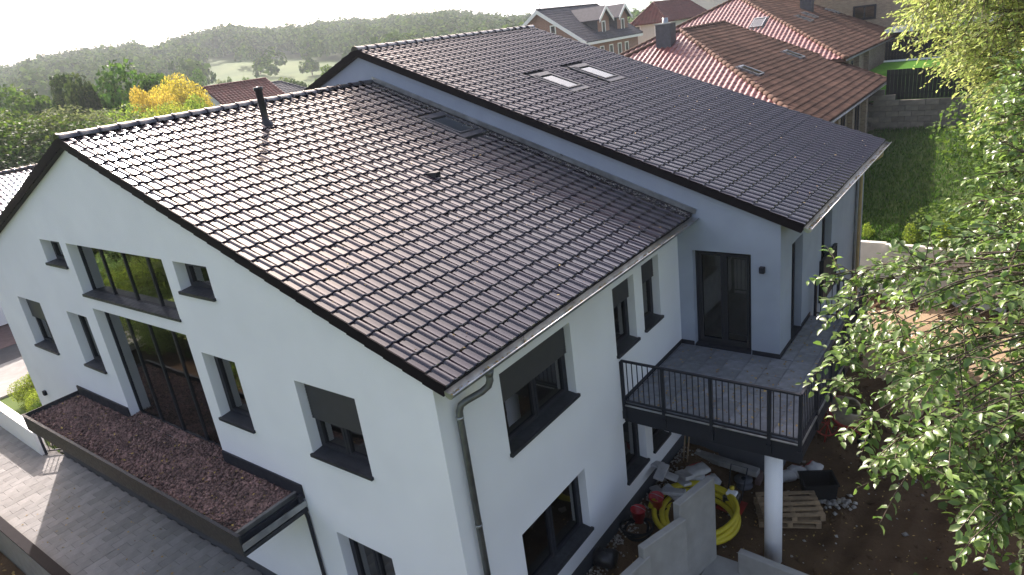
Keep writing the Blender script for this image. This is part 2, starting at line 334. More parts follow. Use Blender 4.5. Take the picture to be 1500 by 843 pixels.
# ------------------------------------------------------------------ roof tiles
TW, TG, TL = .2424, .3545, .40
PROF = np.array([(0, .002), (.03, 0), (.25, 0), (.44, 0), (.445, .0005), (.485, .008), (.525, .0165), (.57, .0225), (.61, .025), (.66, .0255), (.72, .0235), (.81, .016), (.91, .006), (1.0, -.002)])
CREASE = 3
def tile_template(W=TW, G=TG, L=TL, prof=PROF, tail=.032, head=.006, th=.026, hs=1., crease=None):
    """one tile: pan and roll share no vertices at the crease, so the edge between them stays sharp"""
    V = []; F = []
    n_ = len(prof); parts = [(0, n_)] if crease is None else [(0, crease + 1), (crease, n_)]
    for a, b in parts:
        x = prof[a:b, 0] * W; h = prof[a:b, 1] * hs; n = b - a; o = len(V)
        V += [(x[i], L, h[i] + head) for i in range(n)] + [(x[i], .012, h[i] + tail) for i in range(n)]
        F += [(o + i + n, o + i + n + 1, o + i + 1, o + i) for i in range(n - 1)]; o = len(V)
        V += [(x[i], .012, h[i] + tail) for i in range(n)] + [(x[i], 0., h[i] + tail - .006) for i in range(n)]
        F += [(o + i + n, o + i + n + 1, o + i + 1, o + i) for i in range(n - 1)]; o = len(V)
        V += [(x[i], 0., h[i] + tail - .006) for i in range(n)] + [(x[i], .004, h[i] + tail - th) for i in range(n)]
        F += [(o + i + n, o + i + n + 1, o + i + 1, o + i) for i in range(n - 1)]
    return np.array(V), np.array(F)
TV, TF = tile_template(crease=CREASE)
def rotmat(O, E, S, N): 
    M = Matrix.Identity(4)
    for i, v in enumerate((E, S, N)):
        for j in range(3): M[j][i] = v[j]
    for j in range(3): M[j][3] = O[j]
    return M
def jitter():
    a, b, c = rng.normal(0, .006, 3); J = np.eye(3)
    J[0, 1] = -c; J[1, 0] = c; J[0, 2] = b; J[2, 0] = -b; J[1, 2] = -a; J[2, 1] = a; return J
def tile_field(roof, O, E, S, N, ncol, nrow, skip, single=0, W=TW, G=TG, tv=None, tf=None, m_j=None, m_s=None, lo=None, hi=None, name='roof_tile', single_ok=None):
    """lays ncol x nrow tiles; the 'single' ones nearest the camera are objects of their own, the rest one joined part"""
    tv = TV if tv is None else tv; tf = TF if tf is None else tf
    O, E, S, N = [np.array(v, float) for v in (O, E, S, N)]; B = np.stack([E, S, N]); spots = []
    for r in range(nrow):
        for c in range(ncol):
            e0 = c * W; s0 = r * G
            if lo is not None and (e0 + W * .5 < lo(s0 + G * .5) or e0 + W * .5 > hi(s0 + G * .5)): continue
            if any(e0 + W * .8 > k[0] and e0 + W * .2 < k[1] and s0 + G * .9 > k[2] and s0 + G * .15 < k[3] for k in skip): continue
            p = O + E * e0 + S * s0; spots.append((np.linalg.norm(p - CP), p))
    spots.sort(key=lambda t: t[0])
    base = base_of(roof)
    if single:
        tm = mesh_np(name, tv, tf, m_s, True)
        for d, p in spots[:single]:
            R = jitter() @ B                     # rows are the axes
            o = link(name, tm, roof); o.matrix_local = rotmat(p - base, R[0], R[1], R[2])
    rest = spots[single:]
    if rest:
        k = len(tv); VV = np.empty((len(rest) * k, 3)); 
        for i, (d, p) in enumerate(rest): VV[i * k:(i + 1) * k] = tv @ (jitter() @ B) + p - base
        FF = (tf[None] + (np.arange(len(rest)) * k)[:, None, None]).reshape(-1, tf.shape[1])
        o = link(name + 's', mesh_np(name + 's', VV, FF, m_j, True), roof); o['kind'] = 'stuff'
PIT = math.atan(4.125 / 11.228); cp_, sp_ = math.cos(PIT), math.sin(PIT)
RS, RN = np.array([-cp_, 0, sp_]), np.array([sp_, 0, cp_]); LS, LN = np.array([cp_, 0, sp_]), np.array([-sp_, 0, cp_])
def ridge_tiles(roof, x, y0, y1, z, m, step=.385, r=.125):
    n = int(round((y1 - y0) / step)); st = (y1 - y0) / n; V = []; F = []; k = 9
    for s_, rr in ((0, r * 1.08), (.04, r * 1.1), (.045, r), (st + .03, r * .92)):
        for j in range(k):
            t = math.pi * (j / (k - 1)) ; V.append((math.cos(t) * rr, s_, math.sin(t) * rr * .8 - .03))
    for a in range(3):
        for j in range(k - 1): F.append((a * k + j, a * k + j + 1, (a + 1) * k + j + 1, (a + 1) * k + j))
    F = np.array(F); V = np.array(V)
    i0 = len(V); V = np.vstack([V, V[:k], [[0, 0, -.03]]])
    F = np.vstack([F, [(i0 + j + 1, i0 + j, i0 + k, i0 + k) for j in range(k - 1)]])
    tm = bpy.data.meshes.new('ridge_tile'); tm.from_pydata([tuple(v) for v in V], [], [tuple(dict.fromkeys(map(int, f))) for f in F]); tm.materials.append(m); tm.update()
    for p in tm.polygons: p.use_smooth = True
    for i in range(n):
        o = link('ridge_tile', tm, roof, Vector((x, y0 + i * st, z)) - Vector(base_of(roof))); o.rotation_euler = (rng.normal(0, .006), 0, rng.normal(0, .006))
def verge_tiles(roof, x0, s_dir, y, z0, n, m, flip=1, drop=.13):
    """hanging side flanges of the verge tiles, one per course"""
    mb = MB(); mb.frame((0, 0, 0), s_dir, (0, 1, 0), np.cross((0, 1, 0), s_dir) * (-1 if np.cross((0, 1, 0), s_dir)[2] < 0 else 1))
    t = mb.box(0, TL - .03, -.012 * flip, .012 * flip, -drop, .045); V = np.array(t.V); me_ = mesh_np('verge_flange', V, t.F, m)
    for i in range(n):
        p = np.array([x0, y, z0]) + np.array(s_dir) * (i * TG)
        o = link('verge_flange', me_, roof, p - base_of(roof)); o.rotation_euler = (0, -.045 * (1 if s_dir[0] < 0 else -1), 0)

# ------------------------------------------------------------------ walls, windows
def clip_poly(poly, planes):
    for a, b, c in planes:                           # keep a*u + b*z <= c
        out = []
        for i in range(len(poly)):
            p, q = poly[i], poly[(i + 1) % len(poly)]; dp = a * p[0] + b * p[1] - c; dq = a * q[0] + b * q[1] - c
            if dp <= 0: out.append(p)
            if dp * dq < 0: t = dp / (dp - dq); out.append((p[0] + (q[0] - p[0]) * t, p[1] + (q[1] - p[1]) * t))
        poly = out
        if len(poly) < 3: return []
    return poly
def wall(mb, u0, u1, z0, z1, planes, openings, depth=.24):
    """outer face at n=0 of the frame, openings (l, r, b, t) with reveals going in"""
    us = sorted({u0, u1, *[o[0] for o in openings], *[o[1] for o in openings]}); zs = sorted({z0, z1, *[o[2] for o in openings], *[o[3] for o in openings]})
    for a, b in zip(us, us[1:]):
        for c, d in zip(zs, zs[1:]):
            mu, mz = (a + b) / 2, (c + d) / 2
            if any(o[0] < mu < o[1] and o[2] < mz < o[3] for o in openings): continue
            P = clip_poly([(a, c), (b, c), (b, d), (a, d)], planes)
            if P: mb.poly([(p[0], 0, p[1]) for p in P])
    for l, r, b, t in openings:
        mb.poly([(l, 0, b), (l, 0, t), (l, -depth, t), (l, -depth, b)]); mb.poly([(r, 0, t), (r, 0, b), (r, -depth, b), (r, -depth, t)])
        mb.poly([(l, 0, t), (r, 0, t), (r, -depth, t), (l, -depth, t)]); mb.poly([(r, 0, b), (l, 0, b), (l, -depth, b), (r, -depth, b)])
def window(house, O, U, N, l, r, b, t, sashes=1, shutter=0., sill=True, depth=.17, transom=None, name='window', room=1.3, fw=.07, glass='glass', roommat='room_d', silld=.05, sashframe=True):
    """frame > pane(s), sill, shutter; local axes u along the wall, n outwards"""
    fr = MB(O, U, N); d1 = -depth; d0 = d1 - .07
    fr.box(l, l + fw, d0, d1, b, t); fr.box(r - fw, r, d0, d1, b, t); fr.box(l + fw, r - fw, d0, d1, t - fw, t); fr.box(l + fw, r - fw, d0, d1, b, b + fw)
    f = fr.build(name, MT['anth'], house); mul = []
    wi = (r - l - 2 * fw) / sashes
    for k in range(1, sashes):
        x = l + fw + wi * k; mb = MB(O, U, N).box(x - fw * .55, x + fw * .55, d0 + .002, d1 - .003, b + fw, t - fw); mb.build('mullion', MT['anth'], f)
    if transom: MB(O, U, N).box(l + fw, r - fw, d0 + .004, d1 - .006, transom - fw * .5, transom + fw * .5).build('transom', MT['anth'], f)
    for k in range(sashes):
        x0 = l + fw + wi * k; x1 = x0 + wi
        if sashframe:
            s_ = MB(O, U, N); g = .055; x0 += .012; x1 -= .012; zb, zt = b + fw + .01, t - fw - .01
            s_.box(x0, x0 + g, d0 + .01, d1 + .012, zb, zt); s_.box(x1 - g, x1, d0 + .01, d1 + .012, zb, zt); s_.box(x0 + g, x1 - g, d0 + .01, d1 + .012, zb, zb + g); s_.box(x0 + g, x1 - g, d0 + .01, d1 + .012, zt - g, zt)
            s_.build('sash', MT['anth'], f)
        MB(O, U, N).poly([(x0, d1 - .03, b + fw), (x1, d1 - .03, b + fw), (x1, d1 - .03, t - fw), (x0, d1 - .03, t - fw)]).build('pane', MT[glass], f)
    if sill:
        s_ = MB(O, U, N); a, c = l - .0, r + .0
        s_.hexa([(a + .003, d1, b + .003), (c - .003, d1, b + .003), (c - .003, .0, b + .003), (a + .003, .0, b + .003), (a + .003, d1, b + .045), (c - .003, d1, b + .045), (c - .003, .0, b + .025), (a + .003, .0, b + .025)])
        s_.box(a - .025, c + .025, .002, silld, b - .035, b + .022)
        s_.build('sill', MT['sill'], f)
    if shutter:
        s_ = MB(O, U, N); n = max(2, int((t - b) * shutter / .05)); h = (t - b) * shutter / n
        for k in range(n): z = t - (k + 1) * h; s_.hexa([(l + .02, d1 + .03, z + .004), (r - .02, d1 + .03, z + .004), (r - .02, d1 + .058, z + .004), (l + .02, d1 + .058, z + .004), (l + .02, d1 + .03, z + h - .002), (r - .02, d1 + .03, z + h - .002), (r - .02, d1 + .046, z + h - .002), (l + .02, d1 + .046, z + h - .002)])
        s_.build('roller_shutter', MT['shut'], f)
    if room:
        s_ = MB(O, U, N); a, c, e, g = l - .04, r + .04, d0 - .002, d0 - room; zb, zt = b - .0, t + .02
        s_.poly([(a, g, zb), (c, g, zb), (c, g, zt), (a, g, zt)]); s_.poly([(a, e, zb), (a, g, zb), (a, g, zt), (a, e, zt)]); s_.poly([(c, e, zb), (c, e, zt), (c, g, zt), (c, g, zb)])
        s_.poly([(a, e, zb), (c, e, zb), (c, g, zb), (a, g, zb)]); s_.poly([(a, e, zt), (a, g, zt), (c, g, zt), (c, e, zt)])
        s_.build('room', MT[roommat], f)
    return f
def roof_window(roof, O, E, S, N, e0, e1, s0, s1, lift=.07, fm='slate'):
    f = MB(O, E, S, N); g = .055
    f.box(e0, e0 + g, s0, s1, .0, lift); f.box(e1 - g, e1, s0, s1, .0, lift); f.box(e0 + g, e1 - g, s0, s0 + g, .0, lift - .005); f.box(e0 + g, e1 - g, s1 - g * 1.8, s1, .0, lift + .012)
    o = f.build('roof_window', MT[fm], roof)
    MB(O, E, S, N).poly([(e0 + g, s0 + g, lift - .02), (e1 - g, s0 + g, lift - .02), (e1 - g, s1 - g, lift - .02), (e0 + g, s1 - g, lift - .02)]).build('pane', MT['glass'], o)
    f = MB(O, E, S, N); f.box(e0 - .10, e0 - .002, s0 - .02, s1 + .04, .01, .05); f.box(e1 + .002, e1 + .10, s0 - .02, s1 + .04, .01, .05); f.box(e0 - .10, e1 + .10, s0 - .22, s0 - .022, .012, .042); f.box(e0 - .10, e1 + .10, s1 + .042, s1 + .16, .012, .06)
    f.build('flashing', MT['slate'], o)
# ------------------------------------------------------------------ scatter helper
OCT_V = np.array([(1, 0, 0), (-1, 0, 0), (0, 1, 0), (0, -1, 0), (0, 0, 1), (0, 0, -1)], float)
OCT_F = np.array([(0, 2, 4), (2, 1, 4), (1, 3, 4), (3, 0, 4), (2, 0, 5), (1, 2, 5), (3, 1, 5), (0, 3, 5)])
def randrot(n):
    q = rng.normal(size=(n, 4)); q /= np.linalg.norm(q, axis=1)[:, None]; w_, x, y, z = q.T
    return np.stack([np.stack([1 - 2 * (y * y + z * z), 2 * (x * y - z * w_), 2 * (x * z + y * w_)], -1), np.stack([2 * (x * y + z * w_), 1 - 2 * (x * x + z * z), 2 * (y * z - x * w_)], -1), np.stack([2 * (x * z - y * w_), 2 * (y * z + x * w_), 1 - 2 * (x * x + y * y)], -1)], 1)
def stones(P, size, squash=.7):
    n = len(P); s = np.asarray(size).reshape(-1, 1, 1) * (1 + rng.uniform(-.35, .35, (n, 6, 1)))
    R = randrot(n); V = np.einsum('nij,kj->nki', R, OCT_V) * s; V[..., 2] *= squash; V += P[:, None, :]
    F = (OCT_F[None] + (np.arange(n) * 6)[:, None, None]).reshape(-1, 3); return V.reshape(-1, 3), F
def flat_leaves(P, size, Nrm=(0, 0, 1), tilt=.35):
    n = len(P); a = rng.uniform(0, 2 * math.pi, n); Nn = np.tile(np.array(Nrm, float), (n, 1)) + rng.normal(0, tilt, (n, 3)); Nn /= np.linalg.norm(Nn, axis=1)[:, None]
    h = np.stack([np.cos(a), np.sin(a), np.zeros(n)], -1); U = h - Nn * (h * Nn).sum(1)[:, None]; U /= np.linalg.norm(U, axis=1)[:, None]; W_ = np.cross(Nn, U)
    s = np.asarray(size).reshape(-1, 1); m = P + Nn * .006
    V = np.stack([m - U * s * .5, m + W_ * s * .3 + Nn * s * .12, m + U * s * .5, m - W_ * s * .3 + Nn * s * .12], 1).reshape(-1, 3)
    i = np.arange(n) * 4; F = np.stack([np.stack([i, i + 3, i + 2], -1), np.stack([i, i + 2, i + 1], -1)], 1).reshape(-1, 3); return V, F
# ------------------------------------------------------------------ white house (house A)
WX0, WX1, WY0, WY1 = -16.95, -.36, .12, 8.0
A = empty('house', (-8.6, 4, 0), 'white rendered house with glossy dark tiled roof and gravel covered entrance canopy', 'house')
TANP = math.tan(PIT); zA = lambda x: 6.1 - .12 - TANP * x
roofpl = lambda xe, ze, xr, off: [(TANP, 1, ze - off + TANP * xe), (-TANP, 1, ze - off - TANP * (2 * xr - xe))]
plA = roofpl(0, 6.1, -8.98, .125)
GO = (0, WY0, 0); GU = (1, 0, 0); GN = (0, -1, 0); RO = (WX1, 0, 0); RU = (0, 1, 0); RNn = (1, 0, 0)
gable_w = dict(a=(-12.2, -11.12, 6.61, 7.19), b=(-10.79, -6.70, 6.0, 7.19), c=(-6.32, -5.22, 6.61, 7.19), d=(-15.25, -13.79, 4.01, 5.41), e=(-12.22, -11.14, 4.01, 5.41), f=(-10.61, -6.68, 2.93, 5.70), g=(-6.30, -5.21, 4.01, 5.41), h=(-3.52, -2.06, 4.01, 5.41), i=(-3.45, -2.06, .95, 2.42))
side_w = dict(R1=(1.48, 3.48, 4.09, 5.49), R2=(5.0, 5.87, 4.12, 5.51), R3=(6.22, 7.0, 4.14, 5.55), R4=(1.46, 3.47, 1.19, 2.55), R5=(5.0, 5.93, 1.19, 2.60), R6=(6.25, 7.05, 1.19, 2.60))
mb = MB(GO, GU, GN); wall(mb, WX0, WX1, .3, 9.6, plA, list(gable_w.values()))
mb.frame(RO, RU, RNn); wall(mb, WY0, WY1, .72, 6.3, [(0, 1, 6.1 - .13 + .36 * TANP)], list(side_w.values()))
mb.frame((WX0, 0, 0), (0, 1, 0), (-1, 0, 0)); wall(mb, WY0, WY1, .3, 6.3, [(0, 1, 6.1 + .2)], [])
wallA = mb.build('wall', MT['white'], A)
mb = MB(); mb.box(WX0 + .02, WX1 - .3, WY0 + .035, WY0 + .3, -.1, .3); mb.frame(RO, RU, RNn); mb.box(WY0 + .02, 8.0, -.3, -.025, -.15, .72); mb.build('plinth', MT['plinth'], A)
sh = dict(d=.45, e=.0, h=.55, R1=.42, R2=.35, R3=.35, g=0, R4=0, i=0, R5=0, R6=0, a=0, c=0)
for k, (l, r, b, t) in gable_w.items():
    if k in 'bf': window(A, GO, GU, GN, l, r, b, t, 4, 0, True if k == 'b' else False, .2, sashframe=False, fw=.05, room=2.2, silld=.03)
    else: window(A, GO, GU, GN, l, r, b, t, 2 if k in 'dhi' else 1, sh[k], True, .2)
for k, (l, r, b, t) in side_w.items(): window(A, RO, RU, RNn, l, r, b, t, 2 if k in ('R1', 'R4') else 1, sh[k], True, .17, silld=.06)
# roof
mb = MB((0, 0, 6.1), (0, 1, 0), RS, RN); mb.box(.012, 7.9, .01, 9.56, -.15, -.008)
mb.frame((-17.96, 8.0, 6.1), (0, -1, 0), LS, LN); mb.box(.1, 7.988, .01, 9.56, -.15, -.008)
roofA = mb.build('roof', MT['under'], A)
skA = (7.12, 7.82, 5.70, 6.80)
tile_field(roofA, (0, 0, 6.1), (0, 1, 0), RS, RN, 33, 27, [(skA[0] - .08, skA[1] + .08, skA[2] - .2, skA[3] + .1)], 300, m_j=MT['tile_j'], m_s=MT['tile'])
tile_field(roofA, (-17.96, 8.0, 6.1), (0, -1, 0), LS, LN, 33, 27, [], 0, m_j=MT['tile_j'], name='rear_roof_tile')
ridge_tiles(roofA, -8.98, -.02, 7.96, 9.43, MT['tile'])
verge_tiles(roofA, .0, RS, .0, 6.1, 27, MT['verge']); verge_tiles(roofA, -17.96, LS, .0, 6.1, 27, MT['verge'])
roof_window(A, (0, 0, 6.1), (0, 1, 0), RS, RN, *skA)
# vent pipe and tile vent
vp = np.array([-7.85, 3.7, 6.1 + TANP * 7.85])
MB().lathe([(.16, -.02), (.13, .05), (.085, .10), (.075, .14), (.075, .72), (.10, .74), (.10, .80), (.0, .81)], 16, vp).build('vent_pipe', MT['blackpl'], A)
vq = np.array([-4.2, 4.8, 6.1 + TANP * 4.2])
mb = MB(vq, (0, 1, 0), RS, RN); mb.hexa([(-.09, -.12, .02), (.09, -.12, .02), (.09, .14, .02), (-.09, .14, .02), (-.07, -.10, .13), (.07, -.10, .13), (.07, .06, .07), (-.07, .06, .07)]); mb.build('tile_vent', MT['blackpl'], A)
# gutter
def gutter(house, x, z, y0, y1, r=.07, n=9):
    V = []; F = []
    ys = [y0, y1]; pr = [(-r, .03)] + [(r * math.cos(math.pi + math.pi * j / n), r * math.sin(math.pi + math.pi * j / n)) for j in range(n + 1)] + [(r + .012, .012), (r + .016, 0), (r + .006, -.008)]
    for y in ys: V += [(x + a, y, z + b) for a, b in pr]
    k = len(pr); F = [[i, i + 1, k + i + 1, k + i] for i in range(k - 1)]
    F += [[0] + list(range(1, n + 2)), [k] + list(range(k + 1, k + n + 2))[::-1]][:2]
    me_ = mesh_np('gutter', np.array(V) - base_of(house), F, MT['zinc'], False); o = link('gutter', me_, house)
    m = o.modifiers.new('thick', 'SOLIDIFY'); m.thickness = .004
    BASE[o.name] = base_of(house)
    b_ = MB().tube([(x + r + .008, y0 - .004, z + .006), (x + r + .008, y1 + .004, z + .006)], .012, 8); b_.build('rim', MT['zinc'], o)
    P = np.stack([x + rng.uniform(-r * .7, r * .7, 500), rng.uniform(y0 + .05, y1 - .05, 500), np.full(500, z - .045)], -1); 
    V, F = flat_leaves(P, rng.uniform(.02, .06, 500)); lo = link('leaf_debris', mesh_np('leaf_debris', V - base_of(house), F, MT['dleaf']), o); lo['kind'] = 'stuff'
    return o
gutter(A, .075, 6.045, -.03, 7.97)
def downpipe(house, pts, r, m='zinc_d', rings=()):
    o = MB().tube(pts, r, 12).build('downpipe', MT[m], house)
    for p in rings: MB().tube([np.array(p) - (0, 0, .02), np.array(p) + (0, 0, .02)], r + .008, 12).build('bracket', MT['zinc'], o)
    return o
downpipe(A, [(.075, .78, 5.98), (.075, .78, 5.84), (.05, .76, 5.76), (-.02, .69, 5.69), (-.18, .53, 5.60), (-.24, .47, 5.55), (-.265, .445, 5.46), (-.27, .44, 5.3), (-.27, .44, .1)], .05, rings=[(-.27, .44, 5.36), (-.27, .44, 3.55), (-.27, .44, 1.7)])
MB().tube([(.075, .78, 6.0), (.075, .78, 5.9)], [.075, .052], 12).build('gutter_outlet', MT['zinc_d'], A)
# wall lamp
def wall_lamp(house, O, U, N, u, z, m='anth'):
    o = MB(O, U, N).box(u - .055, u + .055, 0.002, .09, z - .07, z + .07).build('wall_lamp', MT[m], house); bevel(o, .012)
wall_lamp(A, GO, GU, GN, -16.08, 2.36)
# canopy with lava gravel
CX0, CX1, CY0, CY1 = -13.4, -4.14, -1.2, .11
mb = MB(); mb.box(CX0, CX1 - .12, CY0 + .02, CY1, 2.68, 2.90)
canopy = mb.build('canopy', MT['anth'], A)
mb = MB(); mb.box(CX0, CX1, CY0 - .01, CY0 + .018, 2.62, 3.035); mb.box(CX0 - .012, CX0 + .016, CY0 + .02, CY1, 2.62, 3.033); mb.box(CX0, CX1, CY0 - .03, CY0 + .03, 3.037, 3.05); mb.box(CX1 - .11, CX1 + .0, CY0 + .02, CY1, 2.62, 2.70); mb.build('fascia', MT['sill'], canopy)
mb = MB(); mb.box(CX1 - .20, CX1 - .185, CY0 + .03, CY1 - .02, 2.88, 2.99); mb.box(CX1 - .24, CX1 - .17, CY0 + .03, CY1 - .02, 2.985, 2.997); mb.build('gravel_stop', MT['zinc_d'], canopy)
mb = MB(); mb.box(CX1 - .10, CX1 - .005, CY0 + .03, CY1 - .02, 2.78, 2.80); mb.box(CX1 - .004, CX1 + .012, CY0 + .0, CY1 - .0, 2.74, 2.86); mb.build('canopy_gutter', MT['zinc'], canopy)
mb = MB(); mb.box(CX0 + .02, -10.63, CY1 - .03, CY1 + .006, 2.9, 3.18); mb.build('upstand', MT['anth'], canopy); mb = MB(); mb.box(-6.66, CX1, CY1 - .03, CY1 + .006, 2.9, 3.18); mb.box(CX1 - .05, CX1 + .01, CY1 - .12, CY1 - .032, 2.66, 3.0); mb.build('upstand', MT['anth'], canopy)
MB().box(-10.6, -6.69, CY1 - .01, CY1 + .205, 2.925, 2.965).build('gravel_bed', MT['gravel'], canopy)
n = 11000; P = np.stack([rng.uniform(CX0 + .03, CX1 - .22, n), rng.uniform(CY0 + .04, CY1 - .04, n), 2.915 + rng.uniform(-.01, .03, n)], -1); P = np.concatenate([P, np.stack([rng.uniform(-10.58, -6.71, 900), rng.uniform(CY1 - .05, CY1 + .19, 900), 2.965 + rng.uniform(-.01, .025, 900)], -1)]); n = len(P)
P[:, 2] += .035 * np.sin(P[:, 0] * 2.3) * np.sin(P[:, 1] * 4) * .4
V, F = stones(P, rng.uniform(.014, .044, n)); o = link('lava_gravel', mesh_np('lava_gravel', V - base_of(A), F, MT['gravel']), canopy); o['kind'] = 'stuff'
mb = MB(); mb.box(CX0 + .02, CX1 - .2, CY0 + .03, CY1 - .032, 2.901, 2.918); o = mb.build('gravel_bed', MT['gravel'], canopy)
P = np.stack([rng.uniform(CX0 + .1, CX1 - .3, 160), rng.uniform(CY0 + .08, CY1 - .08, 160), np.full(160, 2.955)], -1); V, F = flat_leaves(P, rng.uniform(.03, .08, 160)); o = link('fallen_leaves', mesh_np('fallen_leaves', V - base_of(A), F, MT['dleaf']), canopy); o['kind'] = 'stuff'
downpipe(A, [(CX1 - .05, CY1 - .09, 2.75), (CX1 - .03, CY1 - .05, 2.66), (CX1 - .01, CY1 - .04, 2.5), (CX1 - .01, CY1 - .04, .05)], .035, 'anth')
# flashing against the grey gable
mb = MB((0, 0, 6.1), (0, 1, 0), RS, RN); mb.box(7.90, 7.985, .0, 9.5, -.02, .055); fl = mb.build('flashing', MT['under'], A)
mb = MB((0, 0, 6.1), (0, 1, 0), RS, RN); mb.box(7.972, 7.994, -.05, 9.56, .06, .175); mb.box(7.955, 7.971, -.05, 9.56, .162, .176); mb.build('flashing', MT['zinc'], A)
n = 900; s_ = rng.uniform(.05, 9.4, n); e_ = 7.9 - np.abs(rng.normal(0, .13, n)); P = np.array([0, 0, 6.1]) + s_[:, None] * RS + e_[:, None] * np.array([0, 1, 0]) + RN * .05
V, F = flat_leaves(P, rng.uniform(.02, .06, n), RN); o = link('leaf_debris', mesh_np('leaf_debris', V - base_of(A), F, MT['rubble']), roofA); o['kind'] = 'stuff'
n = 130; s_ = rng.uniform(.1, 7.5, n); e_ = rng.uniform(.1, 7.8, n) ** 1.0; P = np.array([0, 0, 6.1]) + s_[:, None] * RS + e_[:, None] * np.array([0, 1, 0]) + RN * .045
V, F = flat_leaves(P, rng.uniform(.02, .055, n), RN, .2); o = link('fallen_leaves', mesh_np('fallen_leaves', V - base_of(A), F, MT['dleaf']), roofA); o['kind'] = 'stuff'

# ------------------------------------------------------------------ grey house (house B)
BX, BY0, BY1 = 1.82, 8.0, 16.22
Bh = empty('house', (-9, 12, 0), 'blue grey rendered house with glossy dark tiled roof and wrap-around balcony', 'house')
xeB, xrB, zrB = 2.28, -9.292, 10.276; zeB = zrB - (xeB - xrB) * TANP; xlB = 2 * xrB - xeB; slB = (xeB - xrB) / cp_
plB = roofpl(xeB, zeB, xrB, .125)
FO = (0, BY0, 0); SO = (BX, 0, 0)
front_w = dict(D=(-.03, 1.23, 3.09, 5.33), L=(0.0, 1.27, .62, 1.95))
sideB_w = dict(s1=(8.82, 9.66, 3.09, 5.33), s2=(11.35, 12.35, 3.1, 5.35), s3=(11.35, 12.35, .5, 2.4))
mb = MB(FO, GU, GN); wall(mb, xlB + .45, BX, .55, 10.4, plB, list(front_w.values()))
mb.frame(SO, RU, RNn); wall(mb, BY0, BY1, .55, 6.4, [(0, 1, zeB - .13 + .46 * TANP)], list(sideB_w.values()))
mb.frame((0, BY1, 0), (-1, 0, 0), (0, 1, 0)); wall(mb, -BX, -(xlB + .45), .55, 10.4, [(-TANP, 1, plB[0][2]), (TANP, 1, plB[1][2])], [])
mb.build('wall', MT['grey'], Bh)
mb = MB(); mb.box(WX1 + .002, BX - .025, BY0 + .025, BY0 + .3, -.2, .55); mb.box(BX - .3, BX - .026, BY0 + .3, BY1 - .03, -.2, .55); mb.build('plinth', MT['plinth'], Bh)
for q in ((WX1 + .012, -.05, BY0 - .014, BY0), (1.25, BX, BY0 - .014, BY0), (BX, BX + .014, BY0 - .014, 8.8), (BX, BX + .014, 9.68, 10.4), (WX1, WX1 + .013, 5.12, BY0 - .015)): MB().box(*q, 3.05, 3.155).build('skirting', MT['anth'], Bh)
window(Bh, FO, GU, GN, *front_w['D'], 2, 0, False, .16, name='balcony_door', room=2.6, glass='glass_d', roommat='room', fw=.075)
window(Bh, FO, GU, GN, *front_w['L'], 2, 0, True, .16)
window(Bh, SO, RU, RNn, *sideB_w['s1'], 1, 0, False, .16, name='balcony_door')
window(Bh, SO, RU, RNn, *sideB_w['s2'], 1, 0, False, .16); window(Bh, SO, RU, RNn, *sideB_w['s3'], 1, 0, True, .16)
mb = MB(); mb.box(BX + .05, BX + .08, 11.2, 12.55, 3.05, 4.12); mb.box(BX + .0, BX + .10, 11.2, 11.24, 3.05, 4.14); mb.box(BX + .0, BX + .10, 12.55, 12.59, 3.05, 4.14); mb.box(BX + .03, BX + .10, 11.2, 12.59, 4.13, 4.17); mb.build('french_balcony', MT['anth'], Bh)
MB().box(-.028, 1.228, BY0 - .02, BY0 + .158, 3.052, 3.097).build('threshold', MT['anth'], Bh); MB().box(BX - .158, BX + .02, 8.822, 9.658, 3.052, 3.097).build('threshold', MT['anth'], Bh)
wall_lamp(Bh, FO, GU, GN, 1.47, 5.03)
mb = MB((xeB, 7.9, zeB), (0, 1, 0), RS, RN); mb.box(.012, 8.44, .01, slB, -.16, -.008)
mb.frame((xlB, 16.36, zeB), (0, -1, 0), LS, LN); mb.box(.0, 8.44, .01, slB, -.16, -.008)
roofB = mb.build('roof', MT['under'], Bh)
Bo = (xeB, 7.9, zeB)
sk1 = (3.04, 3.74, 7.33, 8.44); sk2 = (5.10, 5.88, 7.33, 8.44)
tile_field(roofB, Bo, (0, 1, 0), RS, RN, 35, 35, [(k[0] - .08, k[1] + .08, k[2] - .2, k[3] + .1) for k in (sk1, sk2)], 300, m_j=MT['tile_j'], m_s=MT['tile'], G=slB / 34.9)
tile_field(roofB, (xlB, 16.385, zeB), (0, -1, 0), LS, LN, 35, 35, [], 0, m_j=MT['tile_j'], name='rear_roof_tile', G=slB / 34.9)
ridge_tiles(roofB, xrB, 7.88, 16.4, zrB + .03, MT['tile'])
verge_tiles(roofB, xeB, RS, 7.9, zeB, 35, MT['verge']); verge_tiles(roofB, xlB, LS, 7.9, zeB, 35, MT['verge']); verge_tiles(roofB, xeB, RS, 16.39, zeB, 35, MT['verge'])
for k in (sk1, sk2): roof_window(Bh, Bo, (0, 1, 0), RS, RN, *k)
gutter(Bh, xeB + .075, zeB - .05, 7.86, 16.4)
downpipe(Bh, [(xeB + .075, 15.5, zeB - .1), (xeB + .07, 15.5, zeB - .22), (BX + .16, 15.4, zeB - .5), (BX + .07, 15.4, zeB - .65), (BX + .07, 15.4, .1)], .045, 'tan')
downpipe(Bh, [(BX + .05, 14.95, zeB - .3), (BX + .05, 14.95, .1)], .03, 'zinc_d')
n = 60; s_ = rng.uniform(.1, 11, n); e_ = rng.uniform(.1, 8.3, n); P = np.array(Bo) + s_[:, None] * RS + e_[:, None] * np.array([0, 1, 0]) + RN * .045
V, F = flat_leaves(P, rng.uniform(.03, .06, n), RN, .2); o = link('fallen_leaves', mesh_np('fallen_leaves', V - base_of(Bh), F, MT['dleaf']), roofB); o['kind'] = 'stuff'
